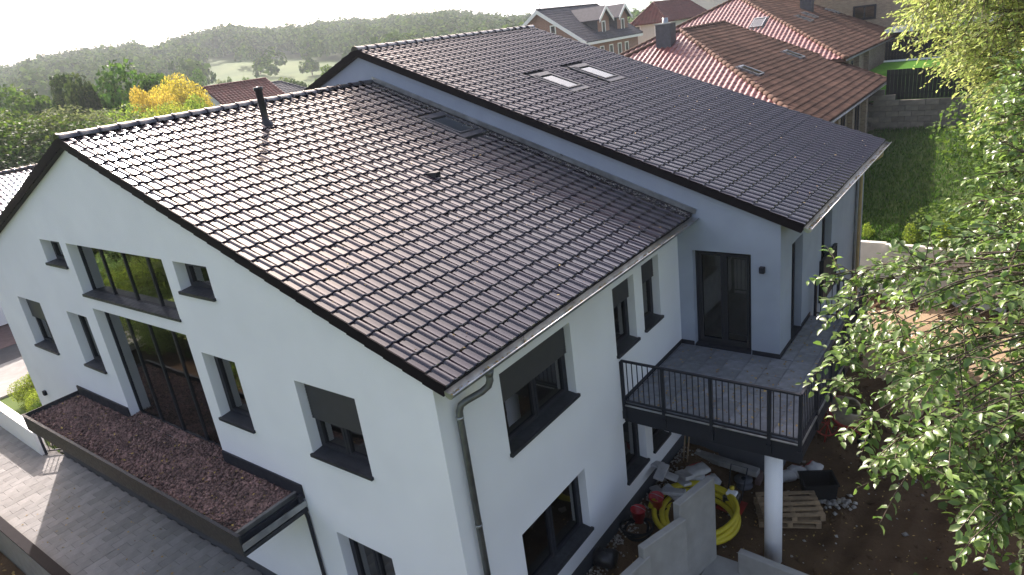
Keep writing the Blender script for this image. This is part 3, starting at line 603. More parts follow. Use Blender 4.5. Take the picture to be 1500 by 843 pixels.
# balcony: deck slab, paving slabs, beams, railing, column
mb = MB(); mb.box(WX1 + .01, 2.93, 5.17, 7.98, 2.84, 3.0); mb.box(BX + .02, 2.93, 7.98, 10.45, 2.84, 3.0); deck = mb.build('balcony_deck', MT['zinc_d'], Bh)
bm_ = {}
for ix in range(9):
    for iy in range(14):
        x0, y0 = WX1 + .02 + ix * .405, 5.18 + iy * .405; x1, y1 = min(x0 + .398, 2.92), min(y0 + .398, 10.44)
        if y0 < BY0 - .06 < y1 and x0 < BX: y1 = BY0 - .022
        if y1 > BY0 - .02 and x1 < BX + .02: continue
        if y1 > BY0 and x0 < BX + .02: x0 = BX + .022
        if x1 - x0 < .05 or y1 - y0 < .05: continue
        key = (round(x1 - x0, 3), round(y1 - y0, 3))
        if key not in bm_: t = MB().box(0, key[0], 0, key[1], 0, .045); bm_[key] = mesh_np('deck_slab', np.array(t.V), t.F, MT['deck'])
        o = link('deck_slab', bm_[key], deck, np.array([x0, y0, 3.004 + rng.normal(0, .0015)]) - base_of(Bh)); o.rotation_euler = (rng.normal(0, .002), rng.normal(0, .002), 0)
mb = MB(); mb.box(WX1 + .01, 3.0, 5.08, 5.165, 2.64, 3.0); mb.box(2.935, 3.001, 5.166, 10.5, 2.642, 2.998); mb.box(BX + .02, 2.934, 10.455, 10.5, 2.644, 2.996); mb.box(WX1 + .01, 3.03, 5.05, 5.078, 2.985, 3.01); mb.box(1.2, 1.35, 5.17, 7.98, 2.66, 2.838); mb.build('balcony_beam', MT['anth'], Bh)
mb = MB(); mb.box(WX1 + .01, 3.02, 5.045, 5.079, 3.012, 3.03); mb.box(3.003, 3.03, 5.08, 10.5, 3.0, 3.03); mb.build('drip_edge', MT['zinc'], Bh)
rail = MB(); zt = 4.0
def railrun(p, q): 
    p = np.array(p, float); q = np.array(q, float)
    rail.bar((*p, zt), (*q, zt), .05, .035); rail.bar((*p, 3.13), (*q, 3.13), .04, .025)
runs = [((WX1 + .03, 5.07), (3.0, 5.07), [0, .255, .535, .845]), ((3.0, 5.07), (3.0, 10.45), [0, .2, .4, .6, .8, 1]), ((3.0, 10.45), (1.93, 10.45), [.55, 1])]
for p, q, ps in runs: railrun(p, q)
ro = rail.build('balcony_railing', MT['anth'], Bh)
bal = mesh_np('baluster', np.array(MB().box(-.008, .008, -.008, .008, 3.142, zt - .017).V), MB().box(-.008, .008, -.008, .008, 3.142, zt - .017).F, MT['anth'])
pst = MB(); pst.box(-.03, .03, -.03, .03, 2.75, zt - .018); pst.box(-.045, .045, -.045, .045, 2.72, 2.9); pstm = mesh_np('railing_post', np.array(pst.V), pst.F, MT['anth'])
for p, q, ps in runs:
    p = np.array(p); q = np.array(q); L = np.linalg.norm(q - p)
    for t in ps: c = p + (q - p) * t; link('railing_post', pstm, ro, np.array([c[0], c[1], 0]) - base_of(Bh))
    nb = int(L / .11)
    for k in range(1, nb):
        t = k / nb
        if min(abs(t - x) * L for x in ps) < .045: continue
        c = p + (q - p) * t; link('baluster', bal, ro, np.array([c[0], c[1], 0]) - base_of(Bh))
MB().lathe([(0, -.15), (.16, -.15), (.16, 2.66), (0, 2.66)], 28, (2.44, 5.5, 0)).build('column', MT['white'], Bh)
n = 1000; P = np.stack([rng.uniform(WX1 + .1, 2.9, n), rng.uniform(5.2, 10.3, n), np.full(n, 3.052)], -1); P = P[~((P[:, 1] > 7.95) & (P[:, 0] < BX + .05))]; P = P[rng.random(len(P)) < np.where(P[:, 1] < 6.6, 1, .35)]
V, F = flat_leaves(P, rng.uniform(.02, .07, len(P))); o = link('fallen_leaves', mesh_np('fallen_leaves', V - base_of(Bh), F, MT['dleaf']), deck); o['kind'] = 'stuff'
# ------------------------------------------------------------------ paved entrance side
PVX0, PVX1, PVY0, PVY1 = -30., -.5, -2.14, .13
mb = MB(); mb.box(PVX0, PVX1, PVY0, PVY1 + .0, -.3, -.012); paving = mb.build('paving', MT['pavej']); tag(paving, 'grey block paving along the entrance side of the white house', 'paving', kind='structure')
pw, pl = .25, .5; spots = []; PVM = {}
def paver_t(l): return MB().box(.003, pw - .003, .003, l - .003, -.06, 0)
for ix in range(int((PVX1 - PVX0) / pw)):
    x0 = PVX0 + ix * pw; off = (ix % 2) * pl / 2; ytop = WY0 + .03 if x0 + pw > -17.0 else PVY1; y0 = PVY0 - off
    while y0 < ytop:
        ya, yb = max(y0, PVY0), min(y0 + pl, ytop); y0 += pl
        if yb - ya < .05: continue
        p = np.array([x0, ya, 0]); d = p - CP; z = d @ CF; u = 750 + FPX * (d @ CR) / z; v = 421.5 - FPX * (d @ CU) / z
        spots.append((0 if (-30 < u < 480 and 560 < v < 880) else 1, np.linalg.norm(d), p, round(yb - ya, 3)))
spots.sort(key=lambda s: (s[0], s[1]))
for _, _, p, l in spots[:300]:
    if l not in PVM: t = paver_t(l); PVM[l] = mesh_np('paver', np.array(t.V), t.F, MT['pave'])
    o = link('paver', PVM[l], paving, (p[0], p[1], p[2] + rng.normal(0, .0015))); o.rotation_euler = (rng.normal(0, .003), rng.normal(0, .003), rng.normal(0, .004))
R_ = spots[300:]; VV = np.concatenate([np.array(paver_t(l).V) + p for _, _, p, l in R_]); FF = (np.array(paver_t(.5).F)[None] + (np.arange(len(R_)) * 8)[:, None, None]).reshape(-1, 4)
o = link('pavers', mesh_np('pavers', VV, FF, MT['pave']), paving); o['kind'] = 'stuff'
n = 130; P = np.stack([rng.uniform(-15, -4, n), rng.uniform(-2.0, .0, n), np.full(n, .003)], -1); V, F = flat_leaves(P, rng.uniform(.03, .09, n)); tag(link('fallen_leaves', mesh_np('fallen_leaves', V, F, MT['dleaf'])), 'scattered dead leaves lying on the grey entrance paving', 'leaves', kind='stuff')
# dark edge wall of the terrace with a steel cap
e = empty('edge_wall', (-14, -2.25, -1.3), 'low dark capped retaining wall along the outer edge of the paving', 'wall')
MB().box(-30, -2, -2.34, -2.16, -1.5, .06).build('wall_body', MT['conc'], e); MB().box(-30, -2, -2.38, -2.145, .062, .10).build('steel_cap', MT['verge'], e)
n = 350; P = np.stack([rng.uniform(-20, -9, n), rng.uniform(-4.2, -2.5, n), np.full(n, 0.)], -1); P[:, 2] = -1.15; V, F = flat_leaves(P, rng.uniform(.06, .14, n)); tag(link('fallen_leaves', mesh_np('fallen_leaves', V, F, MT['dleaf'])), 'brown and yellow leaves on the ground below the terrace edge', 'leaves', kind='stuff')
xs = np.arange(-30, -2.5, .7); ys = np.linspace(-6.5, -2.36, 12); X, Y = np.meshgrid(xs, ys); tag(link('soil_bed', mesh_np('soil_bed', np.stack([X, Y, -1.18 + .03 * np.sin(X * 3) * np.sin(Y * 4)], -1).reshape(-1, 3), grid_faces(len(xs), len(ys)), MT['dirt'], True)), 'brown soil bed below the paved terrace edge', 'soil', kind='structure')
# white parapet with lamp and short railing
e = empty('parapet', (-19.5, -.1, 0), 'low white rendered parapet wall beside the entrance ramp', 'wall')
MB().hexa([(-24, -.06, -.1), (-17.6, -.22, -.1), (-17.6, -.02, -.1), (-24, .14, -.1), (-24, -.06, .92), (-17.6, -.22, .80), (-17.6, -.02, .80), (-24, .14, .92)]).build('wall_body', MT['white'], e)
MB().hexa([(-24, -.08, .922), (-17.57, -.24, .802), (-17.57, .0, .802), (-24, .16, .922), (-24, -.08, .95), (-17.57, -.24, .83), (-17.57, .0, .83), (-24, .16, .95)]).build('coping', MT['whitewood'], e)
o = MB((0, 0, 0), (1, -.025, 0), (0, -1, 0)).box(-19.65, -19.53, -.38, -.30, .45, .57).build('wall_lamp', MT['anth'], e)
e = empty('stair_railing', (-17.2, -.1, 0), 'short black bar railing at the end of the white parapet', 'railing')
MB().bar((-17.52, -.12, .82), (-16.95, -.12 + .45, .82), .05).build('rail', MT['anth'], e); MB().bar((-17.52, -.12, .12), (-16.95, -.12 + .45, .12), .04).build('rail', MT['anth'], e)
for k in range(2): c = np.array([-17.52, -.12]) + np.array([.57, .45]) * k; MB().box(c[0] - .03, c[0] + .03, c[1] - .03, c[1] + .03, -.05, .79).build('railing_post', MT['anth'], e)
for k in range(1, 5): c = np.array([-17.52, -.12]) + np.array([.57, .45]) * k / 5; MB().box(c[0] - .01, c[0] + .01, c[1] - .01, c[1] + .01, .145, .795).build('baluster', MT['anth'], e)
# street strips west of the house
def strip(name, x0, x1, z, m, label, y0=-60, y1=60):
    o = MB().box(x0, x1, y0, y1, z - .3, z).build(name, MT[m]); tag(o, label, 'road' if 'road' in name else 'pavement', kind='structure')
strip('road', -30.4, -28.1, -.08, 'asphalt', 'grey asphalt strip of street beyond the white house')
strip('pavement', -35.5, -30.41, -.07, 'redpave', 'reddish paved strip across the street')
strip('driveway', -28.09, -24.2, -.04, 'conc', 'pale concrete driveway strip beside the planting bed')
e = MB().box(-38.2, -37.9, -20, 40, -.2, 1.25).build('street_wall', MT['cream']); tag(e, 'pale rendered boundary wall across the street', 'wall')

# ------------------------------------------------------------------ yard: retaining walls
def cwall(pa, pb, z, label, th=.15, z0=-.3):
    a = hit(*pa, 2, z); b = hit(*pb, 2, z); mbx = MB(); mbx.bar((a[0], a[1], (z + z0) / 2), (b[0], b[1], (z + z0) / 2), th, z - z0); o = mbx.build('concrete_wall', MT['conc'])
    thing_mesh(o, ((a[0] + b[0]) / 2, (a[1] + b[1]) / 2, z0)); bevel(o, .012); return tag(o, label, 'wall', 'stepped concrete wall panels in the yard')
cwall((1042, 697.5), (990, 738.5), 1.95, 'tallest precast concrete wall panel, beside the yellow hose')
cwall((1001, 758), (938, 802), 1.72, 'middle-height precast concrete wall panel of the stepped row', .14)
cwall((948, 812), (890, 865), 1.5, 'lowest precast concrete wall panel of the stepped row, near the black bag', .145)
cwall((1083, 806), (1240, 868), .55, 'low pale concrete wall in front of the white column')
p = hit(1040, 835, 2, 0.1); o = MB().box(1.42, 2.3, 3.2, 5.05, -.2, .06).build('concrete_footing', MT['conc']); tag(thing_mesh(o, (1.8, 4.2, -.2)), 'flat concrete footing slab between the yard walls', 'slab')
e = empty('retaining_wall', (4, 19.25, 0), 'long concrete retaining wall below the lawn, painted pale as sunlit', 'wall')
for k in range(4): x0 = .9 + k * 1.16 * 1.0; MB().box(x0 + .006, x0 + 1.154, 19.16 - .14 * k, 19.36 - .14 * k, -.2, 2.08).build('wall_panel', MT['conc_lit'], e)
# stone block wall
e = empty('block_wall', (2.5, 36.2, 2.7), 'weathered stone block retaining wall at the end of the lawn', 'wall')
MB().box(-1.7, 12, 36.2, 36.5, 2.6, 4.2).build('wall_core', MT['conc_d'], e)
t = MB().box(.008, .592, 0, .2, .008, .272); bm2 = mesh_np('stone_block', np.array(t.V), t.F, MT['stone'])
for r in range(6):
    for c in range(19):
        x0 = -1.7 + c * .6 + (r % 2) * .3
        if x0 > 9: continue
        o = link('stone_block', bm2, e, np.array([x0, 36.0 + rng.normal(0, .012), 2.72 + r * .28]) - base_of(e)); o.rotation_euler = (0, rng.normal(0, .006), rng.normal(0, .01))
for x0, z in ((-1.6, 4.40), (-1.0, 4.40), (-1.5, 4.68), (3.3, 4.40), (3.9, 4.40), (3.7, 4.68)): link('stone_block', bm2, e, np.array([x0, 36.03, z]) - base_of(e))
def fence(name, x0, x1, y, z0, z1, label, step=.18):
    e = empty(name, ((x0 + x1) / 2, y, z0), label, 'fence'); t = MB().box(.004, step - .004, 0, .03, 0, z1 - z0); fm = mesh_np('fence_slat', np.array(t.V), t.F, MT['fence'])
    for k in range(int((x1 - x0) / step)): link('fence_slat', fm, e, np.array([x0 + k * step, y + rng.normal(0, .003), z0]) - base_of(e))
    MB().box(x0, x1, y + .031, y + .08, z0 + .3, z0 + .38).build('rail', MT['fence'], e); MB().box(x0, x1, y + .031, y + .08, z1 - .35, z1 - .27).build('rail', MT['fence'], e)
fence('slat_fence', -1.0, 8.0, 37.0, 4.28, 5.86, 'black slatted fence standing behind the stone block wall'); fence('slat_fence', -3.0, 8.5, 48.6, 5.2, 6.52, 'black slatted fence beyond the bright lawn, below the brick building')
o = MB().box(-3, 8.5, 48.3, 48.45, 5.15, 5.32).build('lawn_edging', MT['whitewood']); tag(thing_mesh(o, (2, 48.4, 5.15)), 'pale edging kerb along the foot of the far black fence', 'kerb')

# ------------------------------------------------------------------ neighbour houses
PT_PROF = np.array([(0, .0), (.15, .012), (.3, .04), (.45, .052), (.6, .04), (.75, .012), (.9, .0), (1., -.004)])
def frame_for(side):
    return None
def cap_row(roof, p, q, m, step=.4, r=.13):
    p = np.array(p, float); q = np.array(q, float); L = np.linalg.norm(q - p); n = max(1, int(L / step)); d = (q - p) / L
    t = MB().tube([(0, 0, 0), (0, 0, L / n * .1), (0, 0, L / n + .03)], [r, r * 1.1, r * .85], 8); me_ = mesh_np('ridge_cap', np.array(t.V), t.F, m, True)
    quat = Vector(d).to_track_quat('Z', 'Y')
    for k in range(n): o = link('ridge_cap', me_, roof, p + (q - p) * k / n - base_of(roof)); o.rotation_mode = 'QUATERNION'; o.rotation_quaternion = quat
def simple_house(label, xe, xl, y0, y1, ze, zr, zg, wallm, tr, tf_, hip0=0., hip1=0., ov=.5, W=.3, G=.36, tiles=('r', 'f'), caps=True, name='house', hs=1., group=None):
    """axis aligned house; ridge along y; hip0/hip1 = hip run at the near / far end (0 = gable)"""
    xr = (xe + xl) / 2; hw = (xe - xl) / 2; tp = (zr - ze) / hw
    h = empty(name, (xr, (y0 + y1) / 2, zg), label, 'house', group)
    mbx = MB(); a0, a1, b0, b1 = xl + ov, xe - ov, y0 + ov, y1 - ov; zt = ze + ov * tp - .06
    if hip0: mbx.poly([(a0, b0, zg), (a1, b0, zg), (a1, b0, zt), (a0, b0, zt)])
    else: mbx.poly([(a0, b0, zg), (a1, b0, zg), (a1, b0, zt), (xr, b0, zr - .1), (a0, b0, zt)])
    if hip1: mbx.poly([(a0, b1, zg), (a1, b1, zg), (a1, b1, zt), (a0, b1, zt)])
    else: mbx.poly([(a0, b1, zg), (a1, b1, zg), (a1, b1, zt), (xr, b1, zr - .1), (a0, b1, zt)])
    mbx.poly([(a1, b0, zg), (a1, b1, zg), (a1, b1, zt), (a1, b0, zt)]); mbx.poly([(a0, b0, zg), (a0, b1, zg), (a0, b1, zt), (a0, b0, zt)])
    mbx.build('wall', wallm, h)
    r0, r1 = y0 + hip0, y1 - hip1; mbx = MB(); e_ = .012
    for dz in (-.012, -.14):
        mbx.poly([(xe, y0, ze + dz), (xe, y1, ze + dz), (xr, r1, zr + dz), (xr, r0, zr + dz)]); mbx.poly([(xl, y1, ze + dz), (xl, y0, ze + dz), (xr, r0, zr + dz), (xr, r1, zr + dz)])
        if hip0: mbx.poly([(xl, y0, ze + dz), (xe, y0, ze + dz), (xr, r0, zr + dz)])
        if hip1: mbx.poly([(xe, y1, ze + dz), (xl, y1, ze + dz), (xr, r1, zr + dz)])
    for p, q in (((xe, y0), (xe, y1)), ((xl, y0), (xl, y1))) + ((((xl, y0), (xe, y0)),) if hip0 else ()) + ((((xl, y1), (xe, y1)),) if hip1 else ()): mbx.poly([(*p, ze - .012), (*q, ze - .012), (*q, ze - .16), (*p, ze - .16)])
    roof = mbx.build('roof', tr, h)
    tv, tf = tile_template(W, G, G + .05, PT_PROF, .038, .004, .032, hs)
    pa = math.atan(tp); c_, s_ = math.cos(pa), math.sin(pa); sl = hw / c_
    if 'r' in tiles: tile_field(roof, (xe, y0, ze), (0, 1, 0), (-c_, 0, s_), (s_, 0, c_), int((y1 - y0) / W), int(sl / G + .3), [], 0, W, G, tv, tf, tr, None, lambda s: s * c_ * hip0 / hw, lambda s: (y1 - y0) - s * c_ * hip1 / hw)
    if 'l' in tiles: tile_field(roof, (xl, y1, ze), (0, -1, 0), (c_, 0, s_), (-s_, 0, c_), int((y1 - y0) / W), int(sl / G + .3), [], 0, W, G, tv, tf, tr, None, lambda s: s * c_ * hip1 / hw, lambda s: (y1 - y0) - s * c_ * hip0 / hw, name='rear_roof_tile')
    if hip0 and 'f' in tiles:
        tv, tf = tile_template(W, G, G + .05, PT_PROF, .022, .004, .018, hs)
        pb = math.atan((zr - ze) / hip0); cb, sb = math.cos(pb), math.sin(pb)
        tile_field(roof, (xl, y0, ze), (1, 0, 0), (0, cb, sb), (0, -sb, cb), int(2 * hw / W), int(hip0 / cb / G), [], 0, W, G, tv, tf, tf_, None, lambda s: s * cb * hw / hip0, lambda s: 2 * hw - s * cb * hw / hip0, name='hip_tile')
    if caps:
        cap_row(roof, (xr, r0, zr + .02), (xr, r1, zr + .02), tr)
        if hip0: cap_row(roof, (xe, y0, ze + .02), (xr, r0, zr + .02), tr); cap_row(roof, (xl, y0, ze + .02), (xr, r0, zr + .02), tr)
        if hip1: cap_row(roof, (xe, y1, ze + .02), (xr, r1, zr + .02), tr)
        else: cap_row(roof, (xe, y1, ze + .02), (xr, r1, zr + .02), tr, r=.09)
    h_ = dict(h=h, roof=roof, xe=xe, xr=xr, xl=xl, ze=ze, zr=zr, tp=tp, c=c_, s=s_, hw=hw, a0=a0, a1=a1, b0=b0, b1=b1, y0=y0, y1=y1, hip0=hip0)
    return h_
def on_right(H_, px, py):
    n = np.array([H_['tp'], 0, 1]); c = H_['ze'] + H_['tp'] * H_['xe']; d = pray(px, py); return CP + d * ((c - n @ CP) / (n @ d))
def on_front(H_, px, py):
    t = (H_['zr'] - H_['ze']) / H_['hip0']; n = np.array([0, -t, 1]); c = H_['ze'] - t * H_['y0']; d = pray(px, py); return CP + d * ((c - n @ CP) / (n @ d))
def rw_right(H_, pa, wy, ws):
    O = (H_['xe'], 0, H_['ze']); S = np.array([-H_['c'], 0, H_['s']]); N = np.array([H_['s'], 0, H_['c']]); p = on_right(H_, *pa); s0 = (H_['xe'] - p[0]) / H_['c']
    roof_window(H_['h'], O, (0, 1, 0), S, N, p[1] - wy / 2, p[1] + wy / 2, s0 - ws / 2, s0 + ws / 2, .13, 'zinc')
def rw_front(H_, pa, wx, ws):
    t = math.atan((H_['zr'] - H_['ze']) / H_['hip0']); S = np.array([0, math.cos(t), math.sin(t)]); N = np.array([0, -math.sin(t), math.cos(t)]); p = on_front(H_, *pa); s0 = (p[1] - H_['y0']) / math.cos(t)
    roof_window(H_['h'], (0, H_['y0'], H_['ze']), (1, 0, 0), S, N, p[0] - wx / 2, p[0] + wx / 2, s0 - ws / 2, s0 + ws / 2, .13, 'zinc')
N1 = simple_house('brown tiled bungalow with slate clad chimney and weathered hip roof beside the glossy roof', -1.2, -19.6, 23.2, 38.9, 5.15, 9.15, 2.0, MT['ybrick'], MT['btile'], MT['btile_lit'], hip0=9.0)
rw_right(N1, (1099, 106), .75, 1.1); rw_right(N1, (1162, 82), .75, 1.1)
p = on_front(N1, 976, 66); mb = MB(); mb.box(p[0] - .42, p[0] + .42, p[1] - .35, p[1] + .35, p[2] - .5, p[2] + 1.05); c = mb.build('chimney', MT['slate'], N1['h']); MB().box(p[0] - .46, p[0] + .46, p[1] - .39, p[1] + .39, p[2] + 1.052, p[2] + 1.11).build('chimney_cap', MT['zinc'], c); MB().lathe([(.16, 0), (.14, .25), (.0, .25)], 12, (p[0], p[1], p[2] + 1.11)).build('flue', MT['zinc'], c)
for y in (28.2, 31.2, 34.4, 37.2): MB().box(-1.68, -1.45, y, y + .45, 2.0, 5.0).build('brick_pier', MT['ybrick'], N1['h'])
for y in (29.2, 32.4, 35.4): window(N1['h'], (-1.7, 0, 0), (0, 1, 0), (1, 0, 0), y, y + 1.4, 3.2, 4.7, 2, 0, True, -.05, room=0)
gutter(N1['h'], -1.14, 5.08, 23.2, 38.9, .06)
N2 = simple_house('larger red brown hip roofed house behind the brown bungalow', -3.3, -21.5, 38.3, 56.2, 6.5, 10.55, 3.6, MT['ybrick'], MT['btile'], MT['btile_lit'], hip0=9.0)
rw_front(N2, (1111, 35), .8, 1.2); rw_right(N2, (1186, 24), .75, 1.1); rw_right(N2, (1178, 29), .75, 1.1); rw_right(N2, (1219, 18), .75, 1.1)
p = on_right(N2, 1182, 16); mb = MB(); mb.box(p[0] - .4, p[0] + .4, p[1] - .4, p[1] + .4, p[2] - .5, p[2] + 1.4); mb.build('chimney', MT['slate'], N2['h'])
gutter(N2['h'], -3.24, 6.43, 38.3, 56.2, .06)
for y in (40.0, 43.0, 46.0): MB().box(-3.78, -3.5, y, y + .6, 3.6, 6.4).build('brick_pier', MT['ybrick'], N2['h'])
window(N2['h'], (-3.8, 0, 0), (0, 1, 0), (1, 0, 0), 41, 42.6, 4.4, 6.0, 2, 0, True, -.05, room=0)
# yellow brick building at the back with terrace roof and dish
e = empty('building', (0, 62, 4.6), 'yellow brick building with dark framed window above a terrace canopy', 'building')
MB().box(-14, 6.5, 58.0, 70, 4.4, 16.5).build('wall', MT['ybrick'], e); MB().box(-14.4, 6.9, 57.6, 70.4, 16.52, 16.9).build('roof', MT['btile'], e)
a = hit(1250, 8, 1, 58); b = hit(1283, 27, 1, 58); window(e, (0, 58, 0), (1, 0, 0), (0, -1, 0), a[0], b[0], b[2], a[2] - .1, 2, 0, True, -.06, room=0)
a = hit(1308, 42, 1, 57); MB().box(a[0], 7.5, 53.5, 57.99, a[2] - .12, a[2] + .12).build('terrace_roof', MT['whitewood'], e); MB().box(a[0] + .1, 6.4, 57.9, 57.99, 5.0, a[2] - .13).build('terrace_opening', MT['room_d'], e)
a = hit(1345, 22, 1, 57.3); MB().lathe([(0, 0), (.25, .02), (.45, .08), (.55, .14)], 20, (a[0], 57.3, a[2]), (.3, -1, .3)).build('satellite_dish', MT['whitewood'], e); MB().bar((a[0], 57.3, a[2]), (a[0], 58, a[2] - .2), .05).build('dish_arm', MT['steel'], e)
# red brick house with two gabled dormers
C = simple_house('red brick house with slate grey roof, white verge boards and twin gabled dormers', -37.33 + .5, -49.3 - .5, 67.4, 82.0, 8.2, 12.4, 0, MT['rbrick'], MT['gtile'], MT['gtile'], tiles=('r',), W=.5, G=.5, hs=.35, ov=.5)
hC = C['h']
for sx in (1, -1):
    x1 = C['xe'] if sx > 0 else C['xl']; mb = MB(); mb.hexa([(C['xr'], 67.36, C['zr'] - .45), (x1, 67.36, C['ze'] - .42), (x1, 67.42, C['ze'] - .42), (C['xr'], 67.42, C['zr'] - .45), (C['xr'], 67.36, C['zr'] + .02), (x1, 67.36, C['ze'] + .03), (x1, 67.42, C['ze'] + .03), (C['xr'], 67.42, C['zr'] + .02)]); mb.build('verge_board', MT['whitewood'], hC)
MB().box(C['xe'] - .06, C['xe'] + .02, 67.42, 82, C['ze'] - .38, C['ze'] - .1).build('eave_board', MT['whitewood'], hC)
def white_window(h, O, U, N, l, r, b, t):
    f = MB(O, U, N); g = .13; f.box(l, l + g, 0, .06, b, t); f.box(r - g, r, 0, .06, b, t); f.box(l + g, r - g, 0, .06, b, b + g); f.box(l + g, r - g, 0, .06, t - g, t); o = f.build('window', MT['whitewood'], h)
    MB(O, U, N).poly([(l + g, .02, b + g), (r - g, .02, b + g), (r - g, .02, t - g), (l + g, .02, t - g)]).build('pane', MT['blackpl'], o)
for px in (868, 881, 894.5, 907, 917.5): a = hit(px, 60, 0, C['a1']); white_window(hC, (C['a1'], 0, 0), (0, 1, 0), (1, 0, 0), a[1] - .5, a[1] + .5, 6.0, 7.45)
a = hit(805.5, 38, 1, C['b0']); b = hit(815, 50, 1, C['b0']); white_window(hC, (0, C['b0'], 0), (1, 0, 0), (0, -1, 0), a[0], b[0], b[2], a[2])
for yc, zap in ((73.9, 11.85), (78.9, 11.85)):
    d = MB(); xf = C['a1'] - .75; hwd = 1.45; zb = C['ze'] + .3; zev = 10.55; xb = C['xr'] + .2
    d.poly([(xf, yc - hwd, zb), (xf, yc + hwd, zb), (xf, yc + hwd, zev), (xf, yc, zap - .1), (xf, yc - hwd, zev)]); d.build('dormer_front', MT['rbrick'], hC)
    for sg in (-1, 1): MB().poly([(xf, yc + sg * hwd, zb), (xb, yc + sg * hwd, zb), (xb, yc + sg * hwd, zev), (xf, yc + sg * hwd, zev)]).build('dormer_cheek', MT['slate'], hC)
    d = MB()
    for sg in (-1, 1): d.hexa([(xf + .5, yc, zap), (xf + .5, yc + sg * (hwd + .35), zev - .22), (xb, yc + sg * (hwd + .35), zev - .22), (xb, yc, zap), (xf + .5, yc, zap + .12), (xf + .5, yc + sg * (hwd + .35), zev - .10), (xb, yc + sg * (hwd + .35), zev - .10), (xb, yc, zap + .12)])
    d.build('dormer_roof', MT['gtile'], hC)
    d = MB()
    for sg in (-1, 1): d.hexa([(xf + .50, yc, zap - .28), (xf + .5, yc + sg * (hwd + .36), zev - .48), (xf + .56, yc + sg * (hwd + .36), zev - .48), (xf + .56, yc, zap - .28), (xf + .5, yc, zap + .14), (xf + .5, yc + sg * (hwd + .36), zev - .08), (xf + .56, yc + sg * (hwd + .36), zev - .08), (xf + .56, yc, zap + .14)])
    d.build('dormer_board', MT['whitewood'], hC)
    white_window(hC, (xf, 0, 0), (0, 1, 0), (1, 0, 0), yc - .45, yc + .45, zb + .25, zb + 1.75)
p = hit(786, 16, 1, 67.5); mb = MB(); mb.bar((p[0], 68.2, 11.5), (p[0], 68.2, 14.2), .06)
for z, l in ((12.4, .5), (13.0, .35), (13.5, .3), (14.1, .2)): mb.bar((p[0] - l, 68.2, z), (p[0] + l, 68.2, z), .05)
mb.build('aerial', MT['steel'], hC)
# red hip roofed house with pale wall
K = at(977, 31, 104); xl_ = hit(922, 34, 1, K[1])[0]; zr_ = hit(957, 4, 0, (xl_ + K[0]) / 2); 
D = simple_house('pale rendered house with dark red hip roof behind the slate chimney', K[0], xl_, K[1], K[1] + 17, K[2], zr_[2], 0, MT['cream'], MT['rtile'], MT['rtile'], hip0=max(2., zr_[1] - K[1]), hip1=3., W=.5, G=.5, ov=.4)
for px in (934, 964): a = hit(px, 46, 1, D['b0']); white_window(D['h'], (0, D['b0'], 0), (1, 0, 0), (0, -1, 0), a[0] - .5, a[0] + .5, a[2] - .7, a[2] + .7)
K = at(1003, 8, 128); simple_house('cream house with grey roof glimpsed behind the dark red roof', K[0] + 9, K[0] - 1, K[1], K[1] + 12, K[2] + 1.2, K[2] + 4.2, 0, MT['cream'], MT['gtile'], MT['gtile'], tiles=(), caps=False)
# houses in the valley to the west
E1 = simple_house('white gabled house with dark red roof among the trees in the valley', -60.3, -66.4, 34.9, 42.5, 7.0, 9.0, 0, MT['white'], MT['rtile'], MT['rtile'], W=.4, G=.4, ov=.3)
for z in (5.2,): white_window(E1['h'], (0, E1['b0'], 0), (1, 0, 0), (0, -1, 0), -63.9, -62.9, 5.0, 6.3)
a = at(410, 121, 92); b = at(372, 124, 92)
E2 = simple_house('grey hip roofed house next to the dark red roof in the valley', a[0] + 5.2, a[0] - 5.2, a[1] - 12.5, a[1] + 4, a[2] - 2.6, a[2] + .1, 0, MT['cream'], MT['gtile'], MT['gtile'], hip0=5, hip1=4, W=.45, G=.45, ov=.3)
a = hit(0, 258, 2, 6.6); b = hit(57, 241, 2, 6.6); xr_ = (a[0] + b[0]) / 2
E3 = simple_house('house with glossy dark tiles whose ridge shows past the white gable', xr_ + 5.5, xr_ - 5.5, a[1] - 6, b[1] + 8, 4.2, 6.6, 0, MT['white'], MT['tile_j'], MT['tile_j'], W=.28, G=.36)
for k in range(5): y = E3['b0'] + 1.5 + k * 3.4; white_window(E3['h'], (E3['a1'], 0, 0), (0, 1, 0), (1, 0, 0), y, y + 1.3, 1.2, 2.6)
# ------------------------------------------------------------------ yard clutter
dz = lambda x, y: float(dirt_z(x, y))
def bucket(x, y, label, tilt=0):
    e = empty('bucket', (x, y, dz(x, y)), label, 'bucket', 'red buckets by the white wall')
    o = MB().lathe([(0, .0), (.115, .0), (.15, .28), (.16, .28), (.16, .30), (.145, .30), (.108, .02), (0, .02)], 20, (x, y, dz(x, y))).build('bucket_body', MT['redpl'], e)
    h = [(x + .155 * math.cos(a), y + .02 - .05 * math.sin(a), dz(x, y) + .29 + .10 * math.sin(a)) for a in np.linspace(0, math.pi, 9)]; MB().tube(h, .006, 6).build('handle', MT['steel'], e)
    e.rotation_euler = (tilt, tilt * .6, 0)
b1 = hit(936, 764, 2, .32); b2 = hit(962, 742, 2, .33); bucket(b1[0], b1[1], 'red bucket standing on the black coiled hose'); bucket(b2[0], b2[1], 'red bucket between the white offcuts and the yellow hose', .12)
